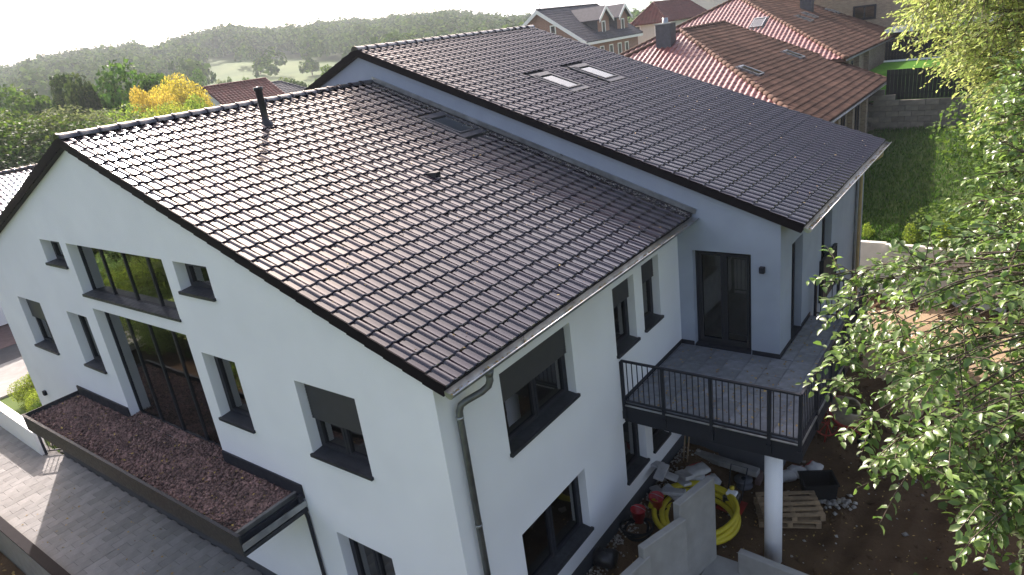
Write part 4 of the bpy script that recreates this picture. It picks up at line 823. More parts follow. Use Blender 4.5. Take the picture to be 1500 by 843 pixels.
def coil(name, c, R, r, turns, m, label, cat, dr=.0, zstep=.02, seed=0):
    rr = random.Random(seed); pts = []; N_ = int(turns * 36); ph = [rr.uniform(0, 6) for _ in range(4)]
    for i in range(N_): t = i / 36; a = 2 * math.pi * t; R_ = R + dr * t + .06 * math.sin(a * .9 + ph[0]) + .03 * math.sin(a * 2.1 + ph[1]); pts.append((c[0] + R_ * math.cos(a) + .05 * math.sin(t * 1.7), c[1] + R_ * math.sin(a), c[2] + r + zstep * i + .03 * math.sin(a * 1.3 + ph[2]) + .03))
    o = MB().tube(pts, r, 10).build(name, MT[m]); thing_mesh(o, c); tag(o, label, cat); return o
h = hit(1020, 765, 2, .12); coil('drainage_hose', (h[0], h[1], dz(h[0], h[1]) + .0), .72, .055, 3.6, 'yellow', 'thick yellow drainage hose coiled beside the concrete panel', 'hose', .05, .0009 * 2, 3)
h = hit(935, 775, 2, .34); coil('black_hose', (h[0], h[1], dz(h[0], h[1]) - .02), .26, .025, 3, 'rubber', 'black hose lying in a ring under the red bucket', 'hose', .02, .0007, 5)
def slabpile(c, n, label, name, m, size, spread, seed):
    rr = random.Random(seed)
    for i in range(n):
        x, y = c[0] + rr.uniform(-1, 1) * spread, c[1] + rr.uniform(-1, 1) * spread; s = [size * rr.uniform(.6, 1.2), size * rr.uniform(.35, .6), rr.uniform(.05, .09)]
        o = MB().box(-s[0] / 2, s[0] / 2, -s[1] / 2, s[1] / 2, -s[2] / 2, s[2] / 2).build(name, MT[m]); o.location = (x, y, dz(x, y) + .08 + .07 * i); o.rotation_euler = (rr.uniform(-.35, .35), rr.uniform(-.35, .35), rr.uniform(0, 3)); tag(o, label, 'offcut', 'pile of pale offcuts'); bevel(o, .008)
h = hit(972, 712, 2, .4); slabpile((h[0] + .12, h[1]), 8, 'pale foam and board offcut in the pile by the white wall', 'insulation_offcut', 'sack', .5, .32, 4)
def sack(p, s, label, grp, rz, red=True, m='sack'):
    e = empty('sack', p, label, 'sack', grp); e.rotation_euler = (0, 0, rz); V = []; F = []; nu, nv = 16, 9
    for j in range(nv):
        b = -math.pi / 2 + math.pi * j / (nv - 1)
        for i in range(nu):
            a = 2 * math.pi * i / nu; ca, sa = math.cos(a), math.sin(a); f = abs(math.cos(b)) ** .55
            k = 1 + .07 * math.sin(3 * a + 2 * b + p[0] * 9) + .05 * math.sin(5 * a - 3 * b)
            V.append((s[0] * np.sign(ca) * abs(ca) ** .6 * f * k, s[1] * np.sign(sa) * abs(sa) ** .6 * f * k, s[2] * (1 + math.sin(b) * .95 * k)))
    for j in range(nv - 1):
        for i in range(nu): F.append((j * nu + i, j * nu + (i + 1) % nu, (j + 1) * nu + (i + 1) % nu, (j + 1) * nu + i))
    o = link('sack_body', mesh_np('sack_body', V, np.array(F), MT[m], True), e); BASE[o.name] = np.array(p, float)
    if red:
        V2 = [tuple(np.array(v) * (1.012, 1.012, 1.0) + (0, 0, .006)) for v in V]; F2 = [f for q, f in enumerate(F) if 4 <= q // nu <= 6 and (q % nu) in (2, 3, 4)]
        o2 = link('red_print', mesh_np('red_print', V2, np.array(F2), MT['sackr'], True), e)
    return e
h = hit(1012, 700, 2, .35)
for k, (dx, dy, z, rz) in enumerate(((0, 0, 0, .4), (.35, .12, 0, 1.1), (.1, .1, .17, .9))): sack((h[0] + dx, h[1] + dy, dz(h[0] + dx, h[1] + dy) + z - .01), (.30, .19, .09), 'white cement sack with red print stacked under the balcony window', 'cement sacks under the balcony', rz)
h = hit(1168, 692, 2, .1)
for k, (dx, dy, rz) in enumerate(((0, 0, .2), (.28, .25, 1.3), (-.18, -.22, .8))): sack((h[0] + dx, h[1] + dy, dz(h[0] + dx, h[1] + dy) - .01), (.22, .16, .11), 'crumpled white sack with red print behind the white column', 'crumpled sacks behind the column', rz)
h = hit(888, 826, 2, .35); sack((h[0], h[1], dz(h[0], h[1]) - .02), (.24, .2, .17), 'black rubbish bag at the foot of the white wall', None, .3, False, 'blackpl')
def pallet(x, y, z, rz, label):
    e = empty('pallet', (x, y, z), label, 'pallet', 'stacked wooden pallets'); e.rotation_euler = (0, 0, rz); BASE[e.name] = np.zeros(3)
    for k in range(5): yy = -.40 + k * .175; MB().box(-.6, .6, yy, yy + .10, .122, .144).build('board', MT['wood'], e)
    for k in range(3): xx = -.6 + k * .55; MB().box(xx, xx + .1, -.4, .4, .10, .121).build('board', MT['wood'], e)
    for k in range(3):
        for j in range(3): MB().box(-.6 + k * .55, -.5 + k * .55, -.40 + j * .35, -.30 + j * .35, .022, .099).build('block', MT['wood'], e)
    for j in range(3): MB().box(-.6, .6, -.40 + j * .35, -.30 + j * .35, 0, .021).build('skid', MT['wood'], e)
h = hit(1152, 750, 2, .1); pallet(h[0], h[1], dz(h[0], h[1]) + .02, .45, 'lower wooden pallet lying behind the white column'); pallet(h[0] + .05, h[1] + .04, dz(h[0], h[1]) + .167, .52, 'upper wooden pallet of the stack behind the white column')
# dark tub
h = hit(1198, 722, 2, .05); e = empty('plastic_tub', (h[0], h[1], dz(h[0], h[1])), 'dark grey plastic mortar tub standing by the pallets', 'tub'); e.rotation_euler = (0, 0, .5); BASE[e.name] = np.zeros(3)
mb = MB()
for a, b_, c_, d_ in (((-.3, -.22), (.3, -.22), (.34, -.26), (-.34, -.26)), ((.3, -.22), (.3, .22), (.34, .26), (.34, -.26)), ((.3, .22), (-.3, .22), (-.34, .26), (.34, .26)), ((-.3, .22), (-.3, -.22), (-.34, -.26), (-.34, .26))): mb.poly([(*a, 0), (*b_, 0), (*c_, .42), (*d_, .42)])
mb.poly([(-.3, -.22, .02), (.3, -.22, .02), (.3, .22, .02), (-.3, .22, .02)]); o = mb.build('tub_body', MT['rubber'], e); m = o.modifiers.new('t', 'SOLIDIFY'); m.thickness = .015
MB().box(-.36, .36, -.28, -.255, .40, .43).box(-.36, .36, .255, .28, .40, .43).box(-.36, -.335, -.254, .254, .40, .43).box(.335, .36, -.254, .254, .40, .43).build('rim', MT['rubber'], e)
# crumpled foil / paper
h = hit(1222, 735, 2, .05); n = 60; P = np.stack([h[0] + rng.normal(0, .22, n), h[1] + rng.normal(0, .16, n), np.zeros(n)], -1); P[:, 2] = dirt_z(P[:, 0], P[:, 1]) + .04; V, F = stones(P, rng.uniform(.03, .09, n), .5); tag(link('rubble_heap', mesh_np('rubble_heap', V, F, MT['rubble'])), 'small heap of pale broken rubble beside the dark tub', 'rubble', kind='stuff')
# concrete mixer
h = hit(1228, 640, 2, .05); mx, my = h[0] + .1, h[1]; mz = dz(mx, my); e = empty('concrete_mixer', (mx, my, mz), 'small concrete mixer with red ring and beige drum beside the balcony', 'concrete mixer'); 
ax = np.array([.62, -.35, .70]); ax /= np.linalg.norm(ax); c = np.array([mx, my, mz + .80]); o = MB().lathe([(0, -.36), (.20, -.36), (.30, -.24), (.36, -.05), (.36, .08), (.24, .34), (.20, .36), (.18, .34), (.33, .07), (.3, -.2), (0, -.3)], 28, c, ax).build('drum', MT['mixer'], e)
MB().lathe([(.36, -.07), (.40, -.05), (.40, .0), (.36, .02)], 28, c, ax).build('ring_gear', MT['redmet'], e)
wc = np.array([mx - .32, my - .28, mz + .55]); wh = [(wc[0] + .28 * math.cos(a), wc[1] + .1 * math.sin(a), wc[2] + .28 * math.sin(a)) for a in np.linspace(0, 2 * math.pi, 25)]; MB().tube(wh, .018, 8).build('tilt_wheel', MT['redmet'], e)
mb = MB()
for k in range(3): a = k * math.pi / 3; mb.bar((wc[0] - .28 * math.cos(a), wc[1] - .1 * math.sin(a), wc[2] - .28 * math.sin(a)), (wc[0] + .28 * math.cos(a), wc[1] + .1 * math.sin(a), wc[2] + .28 * math.sin(a)), .02)
mb.build('wheel_spokes', MT['redmet'], e)
mb = MB(); mb.tube([(mx - .35, my - .3, mz), (mx - .3, my - .2, mz + .5), (mx - .1, my - .1, mz + .75)], .022, 8); mb.tube([(mx - .3, my + .35, mz), (mx - .25, my + .25, mz + .5), (mx - .1, my + .1, mz + .75)], .022, 8); mb.tube([(mx, my, mz + .5), (mx + .45, my + .1, mz + .15)], .024, 8); mb.tube([(mx - .28, my - .2, mz + .5), (mx - .26, my + .25, mz + .5)], .02, 8); mb.tube([(mx - .1, my, mz + .72), (mx + .02, my, mz + .45)], .05, 8); mb.build('stand', MT['redmet'], e)
MB().box(mx - .5, mx - .3, my + .05, my + .3, mz + .45, mz + .8).build('motor_housing', MT['redmet'], e)
for sg in (-1, 1):
    wq = MB().lathe([(0, -.03), (.13, -.03), (.15, -.02), (.15, .02), (.13, .03), (0, .03)], 18, (mx + .48, my + .1 + sg * .22, mz + .15), (.1, 1, 0)).build('wheel', MT['rubber'], e); MB().lathe([(0, .032), (.07, .032), (.07, .028)], 12, (mx + .48, my + .1 + sg * .22, mz + .15), (.1, sg, 0)).build('hub', MT['steel'], wq)
MB().tube([(mx + .45, my - .14, mz + .15), (mx + .5, my + .34, mz + .15)], .02, 8).build('axle', MT['steel'], e)
# plate compactor
h = hit(1072, 738, 2, .15); x, y = h[0], h[1]; z = dz(x, y); e = empty('plate_compactor', (x, y, z), 'small black and red plate compactor with yellow cap behind the concrete panel', 'compactor')
MB().hexa([(x - .22, y - .2, z), (x + .22, y - .2, z), (x + .22, y + .2, z), (x - .22, y + .2, z), (x - .28, y - .22, z + .07), (x + .28, y - .22, z + .07), (x + .28, y + .22, z + .07), (x - .28, y + .22, z + .07)]).build('base_plate', MT['redmet'], e)
bevel(MB().box(x - .16, x + .16, y - .14, y + .14, z + .09, z + .36).build('engine', MT['blackpl'], e), .03); bevel(MB().box(x - .10, x + .12, y - .1, y + .08, z + .362, z + .43).build('engine_cover', MT['white_pl'], e), .02); MB().lathe([(0, .0), (.05, 0), (.05, .05), (0, .05)], 12, (x - .02, y + .08, z + .43)).build('fuel_cap', MT['yplast'], e)
MB().tube([(x - .15, y + .16, z + .12), (x - .18, y + .5, z + .75), (x + .18, y + .5, z + .75), (x + .15, y + .16, z + .12)], .014, 8).build('handle', MT['anth'], e)
# cable drum, timber, poles
h = hit(1089, 706, 2, .1); e = empty('cable_reel', (h[0], h[1], dz(*h[:2])), 'grey cable reel lying near the lower window', 'reel'); z = dz(*h[:2]); MB().lathe([(0, 0), (.2, 0), (.2, .03), (.1, .04), (.1, .14), (.2, .15), (.2, .18), (0, .18)], 22, (h[0], h[1], z)).build('reel_body', MT['slate'], e); MB().lathe([(.05, .182), (.05, .2), (0, .2)], 12, (h[0], h[1], z)).build('hub', MT['rubber'], e)
o = MB().box(-.75, .75, -.11, .11, 0, .14).build('timber_beam', MT['conc_d']); o.location = (.72, 7.72, dz(.7, 7.7) + .08); o.rotation_euler = (0, .02, -.05); bevel(o, .012); tag(o, 'pale old beam lying below the lower window of the grey house', 'beam')
for k, dx in enumerate((0, .09)):
    o = MB().tube([(-.12 + dx, 7.25, dz(0, 7.2) + .0), (-.24 + dx * 1.3, 7.93, 1.75)], .018, 8).build('wooden_pole', MT['wood']); tag(thing_mesh(o, (-.12 + dx, 7.25, dz(0, 7.2))), 'thin wooden pole leaning in the corner below the balcony', 'pole', 'poles leaning under the balcony')
for k, (px, py) in enumerate(((1108, 690), (1112, 699))):
    h = hit(px, py, 2, .12); o = MB().box(-.14, .14, -.06, .06, 0, .11).build('loose_brick', MT['redpave']); o.location = (h[0], h[1], dz(*h[:2])); o.rotation_euler = (0, 0, .6 + k); bevel(o, .006); tag(o, 'reddish loose brick on the earth near the cable reel', 'brick', 'loose bricks')
# litter on the earth
n = 2600; P = np.stack([rng.uniform(-.2, 12, n), rng.uniform(1, 18.5, n), np.zeros(n)], -1); P = P[~((P[:, 0] < BX + .1) & (P[:, 1] > 8))]; P[:, 2] = dirt_z(P[:, 0], P[:, 1]) + .012; V, F = flat_leaves(P, rng.uniform(.025, .075, len(P))); tag(link('fallen_leaves', mesh_np('fallen_leaves', V, F, MT['dleaf'])), 'yellow and brown leaves strewn over the bare earth', 'leaves', kind='stuff')
n = 2200; P = np.stack([rng.uniform(-.3, 11, n), rng.uniform(1, 18.5, n), np.zeros(n)], -1); k_ = rng.random(n) < np.where((P[:, 0] < 2.2) & (P[:, 1] > 3), 1, .45); P = P[k_]; P = P[~((P[:, 0] < BX + .1) & (P[:, 1] > 8))]; P[:, 2] = dirt_z(P[:, 0], P[:, 1]) + .008; V, F = stones(P, rng.exponential(.016, len(P)) + .008, .7); tag(link('rubble', mesh_np('rubble', V, F, MT['rubble'])), 'small pale stones and rubble scattered over the earth', 'rubble', kind='stuff')
n = 2600; P = np.stack([rng.uniform(0, 11, n), rng.uniform(1, 18.5, n), np.zeros(n)], -1); P = P[~((P[:, 0] < BX + .1) & (P[:, 1] > 8))]; P[:, 2] = dirt_z(P[:, 0], P[:, 1]) + .004; V, F = stones(P, rng.exponential(.022, len(P)) + .012, .7); tag(link('earth_clods', mesh_np('earth_clods', V, F, MT['dirt'])), 'crumbly clods of brown earth in the yard', 'earth', kind='stuff')
n = 420; a_ = rng.uniform(2.2, 7.8, n); P = np.stack([-.34 + np.abs(rng.normal(0, .16, n)), a_, np.zeros(n)], -1); P[:, 2] = dirt_z(P[:, 0], P[:, 1]) + .01; V, F = stones(P, rng.uniform(.015, .04, n), .8); tag(link('gravel_strip', mesh_np('gravel_strip', V, F, MT['rubble'])), 'gravel strip along the dark plinth of the white house', 'gravel', kind='stuff')

# ------------------------------------------------------------------ vegetation
def leaf_mesh(P, D, Nn, L, Wd, fold=.25, curl=.12, hi=True):
    """P base points, D unit directions, Nn approx normals, L lengths, Wd widths"""
    Nn = Nn - D * (Nn * D).sum(1)[:, None]; Nn /= np.linalg.norm(Nn, axis=1)[:, None] + 1e-9; S = np.cross(D, Nn); L = L[:, None]; Wd = Wd[:, None]; n = len(P)
    if hi:
        m = P + D * L * .5 + Nn * L * .04; tip = P + D * L - Nn * L * curl
        l1 = P + D * L * .28 + S * Wd * .46 + Nn * Wd * fold; r1 = P + D * L * .28 - S * Wd * .46 + Nn * Wd * fold
        l2 = P + D * L * .68 + S * Wd * .42 + Nn * Wd * fold * .8; r2 = P + D * L * .68 - S * Wd * .42 + Nn * Wd * fold * .8
        V = np.stack([P, l1, l2, tip, r2, r1, m], 1).reshape(-1, 3); i = np.arange(n)[:, None, None] * 7
        F = np.array([(0, 6, 1), (1, 6, 2), (2, 6, 3), (3, 6, 4), (4, 6, 5), (5, 6, 0)])[None] + i
    else:
        l = P + D * L * .45 + S * Wd * .5 + Nn * Wd * fold; r = P + D * L * .45 - S * Wd * .5 + Nn * Wd * fold
        V = np.stack([P, l, P + D * L - Nn * L * curl, r], 1).reshape(-1, 3); i = np.arange(n)[:, None, None] * 4
        F = np.array([(0, 2, 1), (0, 3, 2)])[None] + i
    return V, F.reshape(-1, 3)
def unit(v): return v / (np.linalg.norm(v, axis=-1, keepdims=True) + 1e-9)
def branch_tree(name, label, base, top, anchors, outdir, leafm, leafL, per, twig_len, hi=True, trunk_r=.17, cat='tree', droop=.25, leafW=.62, side=7, bark='bark', hubs=10):
    e = empty(name, base, label, cat); tb = MB(); base = np.array(base, float); top = np.array(top, float)
    tp = [base + (top - base) * t + np.array([.25 * math.sin(t * 4), .2 * math.sin(t * 3 + 1), 0]) * t * (1 - t) * 2 for t in np.linspace(0, 1, 9)]
    tb.tube(tp, [trunk_r * (1 - .75 * t) for t in np.linspace(0, 1, 9)], 10); tb.build('trunk', MT[bark], e)
    anchors = np.array(anchors); bb = MB()
    # hub limbs: cluster anchors to a few hubs, limb trunk -> hub -> anchor
    idx_ = rng.choice(len(anchors), min(hubs, len(anchors)), replace=False); hubs_ = anchors[idx_].copy()
    for _ in range(4):
        d = ((anchors[:, None] - hubs_[None]) ** 2).sum(-1).argmin(1)
        for k in range(len(hubs_)):
            if (d == k).any(): hubs_[k] = anchors[d == k].mean(0)
    P_, D_, N_ = [], [], []
    for k, hc in enumerate(hubs_):
        j = np.linalg.norm(np.array(tp[3:]) - hc - (0, 0, -.8), axis=1).argmin() + 3; s0 = tp[j]; hb = hc + (s0 - hc) * .35
        pts = [s0 + (hb - s0) * t + np.array([0, 0, .25 * math.sin(t * math.pi)]) for t in np.linspace(0, 1, 5)]; bb.tube(pts, [trunk_r * .26 * (1 - .65 * t) for t in np.linspace(0, 1, 5)], 7)
        for a in anchors[d == k]:
            v = a - hb; L = np.linalg.norm(v); sag = np.array([0, 0, .10 * L]); pts = [hb + v * t + sag * math.sin(t * math.pi) for t in np.linspace(0, 1, 5)]
            bb.tube(pts, [trunk_r * .075, trunk_r * .06, trunk_r * .045, trunk_r * .03, trunk_r * .02], 5, False)
            v = unit(v + np.array(outdir) * .4 * L)
            for q in range(side):
                dr = unit(v * rng.uniform(.3, 1.2) + rng.normal(0, .6, 3) + np.array([0, 0, -droop * rng.random()])); st = a - v * rng.uniform(0, .55) * twig_len; ln = twig_len * rng.uniform(.5, 1.1)
                end = st + dr * ln + np.array([0, 0, -droop * ln * .3]); bb.tube([st, (st + end) / 2 + np.array([0, 0, .03]), end], [.006, .004, .002], 3, False)
                m_ = per; t = np.linspace(.1, 1, m_); pts = st + (end - st) * t[:, None]; sd = np.cross(dr, (0, 0, 1.)); sd = unit(sd); sg = np.where(np.arange(m_) % 2 == 0, 1, -1)
                ld = unit(dr * .6 + sd * sg[:, None] * .85 + rng.normal(0, .28, (m_, 3)) + np.array([0, 0, -.15])); P_.append(pts); D_.append(ld); N_.append(unit(np.array([0, 0, 1.]) + rng.normal(0, .45, (m_, 3))))
    bb.build('branches', MT[bark], e)
    P_ = np.concatenate(P_); D_ = np.concatenate(D_); N_ = np.concatenate(N_); n = len(P_); L = leafL * rng.uniform(.6, 1.25, n)
    V, F = leaf_mesh(P_, D_, N_, L, L * leafW, hi=hi); o = link('crown', mesh_np('crown', V - base, F, LF[leafm], True), e); return e
# broad-leaved tree overhanging the yard
XB = np.array([(90, 1440), (130, 1420), (200, 1400), (300, 1385), (350, 1365), (385, 1300), (400, 1245), (430, 1255), (480, 1262), (520, 1250), (560, 1250), (600, 1300), (650, 1315), (700, 1350), (740, 1410), (790, 1450), (820, 1500)])
anc = []
for i in range(250):
    v = rng.uniform(95, 840); lo_ = np.interp(v, XB[:, 0], XB[:, 1]) + 45; u = lo_ + (1740 - lo_) * rng.random() ** 1.25
    d = (6.6 if v > 330 else 8.2) + rng.uniform(-1.0, 2.2) + (v < 330) * (330 - v) / 130.
    if v > 620: d = rng.uniform(5.2, 6.8)
    anc.append(at(u, v, d))
for u, v, d in ((1222, 402, 7.0), (1245, 440, 6.8), (1232, 520, 6.2), (1240, 560, 6.2), (1250, 505, 6.4), (1270, 610, 6.0), (1300, 650, 5.8), (1330, 690, 5.6), (1445, 770, 5.3), (1450, 730, 5.4), (1420, 720, 5.6), (1275, 470, 6.6), (1290, 410, 7.2), (1270, 395, 7.2), (1310, 560, 6.2), (1350, 640, 5.9)): anc.append(at(u, v, d))
branch_tree('broadleaf_tree', 'near broad leaved green tree whose branches overhang the earth yard', (9.6, 3.6, dz(9.6, 3.6) - .1), (8.6, 2.6, 10.6), anc, (-.45, -.55, -.1), 'near', .08, 10, .40, True, .19, leafW=.52, hubs=22)
# yellow-green fine-leaved tree behind it
anc = []
for i in range(700):
    u = rng.uniform(1335, 1800); v = rng.uniform(-330, 150)
    if v > 30 and u < 1345 + (v - 30) * .75 + 10: continue
    if u < 1352 and v < -40: continue
    anc.append(at(u, v, rng.uniform(13.0, 18.0)))
branch_tree('yellow_green_tree', 'fine leaved yellow green tree rising above the lawn', (9.6, 12.5, dz(9.6, 12.5) - .1), (8.0, 10.5, 13.0), anc, (-.3, -.3, -.3), 'gold', .10, 13, .75, False, .22, droop=.6, leafW=.42, side=10)
# crowns of middle-distance trees
def crown_mesh(seed, n, leaf, lobes=14, sq=1.0, shape=1.0):
    r_ = np.random.default_rng(seed); C_ = r_.normal(size=(lobes, 3)); C_ = unit(C_) * (r_.random((lobes, 1)) ** .4) * np.array([.62, .62, .55 * sq]); C_[:, 2] += .05; R_ = r_.uniform(.26, .46, lobes)
    k = r_.integers(0, lobes, n); d = unit(r_.normal(size=(n, 3))); rad = R_[k][:, None] * (1 - .45 * r_.random((n, 1)) ** 2.2); P = C_[k] + d * rad; 
    keep = r_.random(n) < np.clip(.35 + (P * np.array([1, 1, 1.1])).__pow__(2).sum(1), .3, 1); P = P[keep]; d = d[keep]; n = len(P)
    Nn = unit(d + r_.normal(0, .55, (n, 3))); D = unit(np.cross(Nn, r_.normal(size=(n, 3)))); L = leaf * r_.uniform(.6, 1.4, n); return leaf_mesh(P, D, Nn, L, L * .75, .15, .1, False)
CROWN = {}
for k in range(4):
    V, F = crown_mesh(20 + k, 9000, .085, 12 + 3 * k, (1., 1.25, .9, 1.1)[k]); CROWN[k] = (V, F)
for k in (4, 5):
    V, F = crown_mesh(40 + k, 30000, .036, 20, (1.1, .95)[k - 4]); CROWN[k] = (V, F)
crown_cache = {}
def mid_tree(label, top, width, leafm, kind=0, group=None, zg=None, name='tree', trunk=.3, cat='tree', low=.0):
    top = np.array(top); g = float(ground_z(top[0], top[1])) if zg is None else zg; H_ = max(2.0, top[2] - g)
    e = empty(name, (top[0], top[1], g), label, cat, group); ch = H_ * (1 - low) * .5; ch = min(ch, width * 1.1) if low else ch * .92
    key = (kind, leafm)
    if key not in crown_cache: crown_cache[key] = mesh_np('crown', CROWN[kind][0], CROWN[kind][1], LF[leafm], False)
    o = link('crown', crown_cache[key], e); o.scale = (width / 2 / .85, width / 2 / .85, ch / .85); o.location = (0, 0, H_ - ch); o.rotation_euler = (0, 0, rng.uniform(0, 6))
    tb = MB(); tb.tube([(0, 0, -.2), (.05 * H_ * .2, 0, H_ * .4), (0, 0, H_ * .8)], [width * .03 + .05, width * .022 + .03, .03], 8)
    for q in range(5): a = q * 1.26 + rng.random(); tb.tube([(0, 0, H_ * (.35 + .07 * q)), (math.cos(a) * width * .3, math.sin(a) * width * .3, H_ * (.55 + .06 * q))], [width * .012 + .02, .015], 6)
    o = link('trunk', mesh_np('trunk', np.array(tb.V), tb.F, MT['bark'], True), e); return e
G_ = 'trees and shrubs in the valley left of the white gable'
for i, (u, v, d, wd, lm, kd, lab) in enumerate([
 (15, 128, 95, 12, 'green', 0, 'green tree at the foot of the wooded hill'), (52, 122, 100, 11, 'dark', 1, 'dark tree at the foot of the wooded hill'), (95, 112, 88, 10, 'dark', 3, 'dark round tree below the hill crest'), (125, 96, 80, 8, 'dark', 1, 'tall dark tree standing left of the broad green tree'),
 (187, 92, 78, 12, 'green', 0, 'broad dense green tree beside the yellow tree'), (218, 112, 90, 8, 'green', 3, 'green tree tucked behind the yellow tree'), (250, 98, 70, 5.6, 'yellow', 4, 'bright golden yellow autumn tree above the roof ridge'), (212, 110, 66, 4.6, 'yellow', 5, 'smaller yellow tree against the broad green tree'),
 (232, 142, 52, 5, 'lime', 2, 'lime green shrub in front of the yellow tree'), (262, 128, 60, 5, 'lime', 1, 'lime green bush between the yellow tree and the red roof'), (150, 148, 56, 8, 'lime', 0, 'lime green shrub left of the yellow tree'), (100, 158, 50, 9, 'lime', 3, 'yellowish green shrub in the thicket'),
 (42, 150, 46, 9, 'silver', 2, 'pale silver leaved willow bush in the thicket'), (100, 172, 40, 8, 'silver', 0, 'silvery willow bush above the roof ridge'), (150, 185, 40, 6, 'silver', 3, 'silvery bush touching the roof ridge line'), (185, 168, 46, 6, 'lime', 1, 'light green bush above the roof ridge'), (240, 172, 42, 5, 'lime', 0, 'light green bush near the vent pipe side of the ridge'),
 (10, 165, 42, 9, 'green', 0, 'green tree at the left of the thicket'), (5, 200, 34, 8, 'dark', 1, 'dark bushy tree behind the low glossy roof'), (55, 195, 36, 7, 'dark', 0, 'dark tree behind the peak of the white gable'), (25, 215, 33, 6, 'dark', 3, 'dark shrub behind the low glossy roof'), (80, 190, 37, 5, 'green', 2, 'green shrub behind the gable peak'),
 (-40, 150, 46, 10, 'green', 0, 'green tree at the far left of the thicket'), (-60, 190, 38, 9, 'dark', 1, 'dark tree at the far left of the thicket'),
 (285, 140, 110, 6, 'green', 3, 'green tree behind the dark red roof'), (280, 104, 170, 7, 'green', 0, 'green field tree on the lower hillside'), (318, 117, 150, 4, 'silver', 2, 'pale shrub on the lower meadow'), (330, 110, 190, 4, 'green', 1, 'small green tree on the meadow edge'), (375, 80, 330, 7, 'dark', 0, 'lone dark tree on the pale hillside meadow'), (452, 84, 300, 9, 'dark', 3, 'dark round tree at the right end of the meadow'),
 (415, 113, 160, 5, 'green', 2, 'green shrub behind the grey hip roof'), (438, 110, 130, 7, 'dark', 1, 'dark conifer-like tree beside the glossy roof verge'), (360, 110, 210, 4, 'green', 1, 'little green tree below the meadow'), (470, 98, 140, 8, 'green', 0, 'green shrub beyond the glossy roof verge'), (355, 118, 120, 6, 'green', 0, 'green bush between the red roof and the grey roof')]):
    if d < 62: kd = 4 + kd % 2
    elif lm != 'yellow': wd *= .72
    if d < 62: wd *= (d * .45 + 36) / d; d = d * .45 + 36
    mid_tree(lab, at(u, v, d), wd, lm, kd, G_)
# trees along the plot edge that the gable windows mirror
for i, (x, y, h_, wd, lm, kd) in enumerate([(-18, -9, 8, 7, 'lime', 0), (-23.5, -8, 9, 6.5, 'green', 1), (-28, -9.5, 10, 7, 'gold', 2), (-33, -8.5, 9, 7, 'lime', 3), (-39, -10, 11, 8, 'green', 0), (-46, -11, 12, 9, 'gold', 1), (-25, -14, 11, 8, 'dark', 3), (-36, -16, 13, 9, 'green', 2), (-13, -11, 8, 6, 'green', 3)]):
    y -= 1.5; kd = 4 + kd % 2
    mid_tree(('lime green', 'tall green', 'yellow green', 'rounded lime green', 'broad green', 'big yellow green', 'dark', 'tallest green', 'low green')[i] + ' tree of the row mirrored in the stair windows', (x, y, h_ - 1.3), wd, lm, kd, 'trees mirrored in the stair windows', name='garden_tree')
for i, (x, y, h_, wd, lm, kd) in enumerate([(-16.5, -6.2, 3.6, 3.6, 'lime', 0), (-19.5, -6.6, 4.2, 4, 'gold', 2), (-22.8, -6.2, 3.8, 4, 'green', 1), (-26, -6.8, 4.6, 4.4, 'lime', 3), (-29.5, -6.4, 4.4, 4.2, 'gold', 0), (-33.2, -6.8, 4.8, 4.6, 'green', 2)]):
    mid_tree(('first lime', 'second yellowish', 'third dark', 'fourth lime', 'fifth yellowish', 'sixth dark')[i] + ' shrub of the hedge row mirrored in the gable windows', (x, y, h_ - 1.3), wd, lm, 4 + kd % 2, 'hedge shrubs mirrored in the gable windows', name='hedge_shrub', cat='shrub')
# trees further right of the yard, behind the near tree
for u, v, d, wd, lm, kd, lab in [(1640, 130, 30, 7, 'lime', 4, 'light green tree at the right edge of the lawn'), (1720, 60, 24, 8, 'green', 4, 'green tree beyond the right end of the lawn'), (1560, 280, 22, 6, 'green', 5, 'green bush right of the retaining wall')]:
    p = at(u, v, d); mid_tree(lab, p, wd, lm, kd, None, zg=float(lawn_z(p[0], p[1])), name='sapling' if wd < 3 else 'tree')
for i, (u, v, y, wd, h_, lm) in enumerate([(1268, 345, 19.9, .7, .5, 'lime'), (1300, 352, 19.8, .9, .5, 'grass'), (1335, 350, 19.8, .8, .7, 'lime'), (1390, 360, 19.5, .9, .8, 'lime'), (1420, 365, 19.4, .8, .6, 'gold')]):
    p = hit(u, v, 1, y); z = float(lawn_z(p[0], y)); mid_tree('low ' + ('lime green', 'dark green', 'rounded lime', 'tall lime', 'yellowish')[i] + ' weed clump on top of the retaining wall', (p[0], y, z + h_), wd, lm, 0, 'weed clumps above the retaining wall', zg=z - 1.6, name='weed_clump', cat='plant')
# planting bed by the parapet
for i, (x, y, h_, wd, lm) in enumerate([(-22.5, 1.6, .9, 1.8, 'lime'), (-21.0, 1.3, .8, 1.6, 'lime'), (-19.6, 1.2, .9, 1.5, 'grass'), (-23.6, 2.6, 1.0, 1.8, 'lime'), (-18.6, .9, .6, 1.1, 'grass')]):
    mid_tree(('bright lime', 'small bright', 'dense green', 'far lime', 'low green')[i] + ' shrub in the planting bed behind the parapet', (x, y, h_), wd, lm, 4 + i % 2, 'shrubs in the planting bed', zg=-.9, name='bed_shrub', cat='shrub')
n = 260; P = np.stack([rng.uniform(-18.2, -16.98, n), rng.uniform(.25, 1.6, n), np.full(n, -.07)], -1); V, F = stones(P, rng.uniform(.05, .13, n), .7); tag(link('bed_stones', mesh_np('bed_stones', V, F, MT['rubble'])), 'white stones filling the bed behind the short railing', 'stones', kind='stuff')
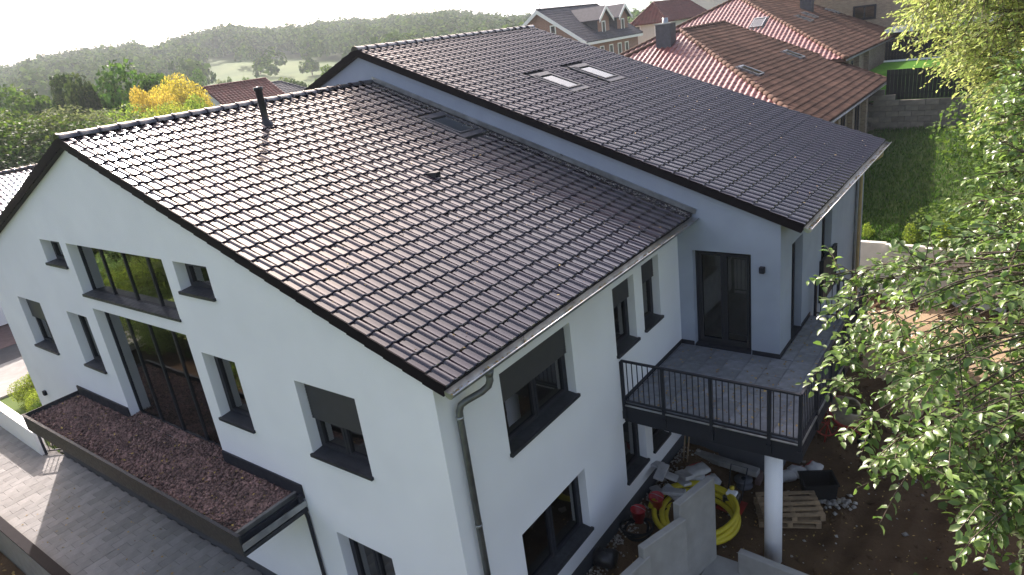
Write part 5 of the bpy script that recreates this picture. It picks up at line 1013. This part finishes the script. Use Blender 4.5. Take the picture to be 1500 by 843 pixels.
# grass tufts on the lawn
n = 26000; P = np.stack([rng.uniform(-1.2, 10, n), 19.5 + 16.5 * rng.random(n) ** 1.3, np.zeros(n)], -1); P[:, 2] = lawn_z(P[:, 0], P[:, 1]); D = unit(np.stack([rng.normal(0, .35, n), rng.normal(0, .35, n), np.ones(n)], -1)); L = rng.uniform(.06, .22, n); V, F = leaf_mesh(P, D, unit(rng.normal(size=(n, 3))), L, L * .3, .1, .1, False)
tag(link('grass', mesh_np('grass', V, F, LF['grass'])), 'uneven grass growing over the shaded lawn', 'grass', kind='stuff')
# wooded hillside
nT = 9000; r_ = np.sqrt(rng.uniform(230 ** 2, 720 ** 2, nT)); a_ = rng.uniform(-.12, 1.5, nT); x = CP[0] - np.sin(a_) * r_; y = CP[1] + np.cos(a_) * r_; z = hill_z(x, y)
d_ = np.stack([x, y, z + 5], -1) - CP; zz = d_ @ CF; u = 750 + FPX * (d_ @ CR) / zz; v = 421.5 - FPX * (d_ @ CU) / zz
mead = (u > 285) & (u < 525) & (v > 71 + np.maximum(0, 392 - u) * .34 + np.maximum(0, u - 440) * .45)
mead |= (u > 290) & (u < 520) & (r_ < 470) & (v > 72)
keep = ~(mead & (rng.random(nT) > .05)) & ~((r_ < 330) & (rng.random(nT) > .3)); x, y, z = x[keep], y[keep], z[keep]; r_ = r_[keep]; n = len(x); print('hill trees', n)
R_ = rng.uniform(3.2, 6.2, n); Hh = R_ * rng.uniform(1.6, 2.3, n); nq = 110; d = unit(rng.normal(size=(n, nq, 3))); d[..., 2] = np.abs(d[..., 2]) * 1.0 - .25; d = unit(d)
bump = 1 + .25 * np.sin(d[..., 0] * 5 + R_[:, None] * 7) * np.sin(d[..., 1] * 5 + R_[:, None] * 3)
P = np.stack([x, y, z + Hh * .52], -1)[:, None] + d * bump[..., None] * np.stack([R_, R_, Hh * .5], -1)[:, None]; P = P.reshape(-1, 3); dd = d.reshape(-1, 3); N_ = unit(dd + rng.normal(0, .35, dd.shape)); D = unit(np.cross(N_, rng.normal(size=dd.shape))); L = np.repeat(R_, nq) * rng.uniform(.28, .55, n * nq); V, F = leaf_mesh(P - D * L[:, None] * .5, D, N_, L, L * .9, .1, .1, False)
tag(link('hill_wood', mesh_np('hill_wood', V, F, LF['hill'])), 'dense mixed woodland covering the hillside below the sky', 'woodland', kind='stuff')
# ------------------------------------------------------------------ haze
o = MB().box(-4600, 3000, -1500, 5000, -8, 190).build('haze', MT['white']); o.data.materials.clear(); hm = bpy.data.materials.new('haze_air'); hm.use_nodes = True; t = hm.node_tree; t.nodes.remove(t.nodes['Principled BSDF']); pv = t.nodes.new('ShaderNodeVolumePrincipled'); pv.inputs['Color'].default_value = (.82, .92, .98, 1); pv.inputs['Density'].default_value = HAZE; pv.inputs['Anisotropy'].default_value = .3; t.links.new(pv.outputs[0], t.nodes['Material Output'].inputs['Volume']); o.data.materials.append(hm); tag(o, 'pale summer haze filling the air over the valley', 'haze', kind='stuff')
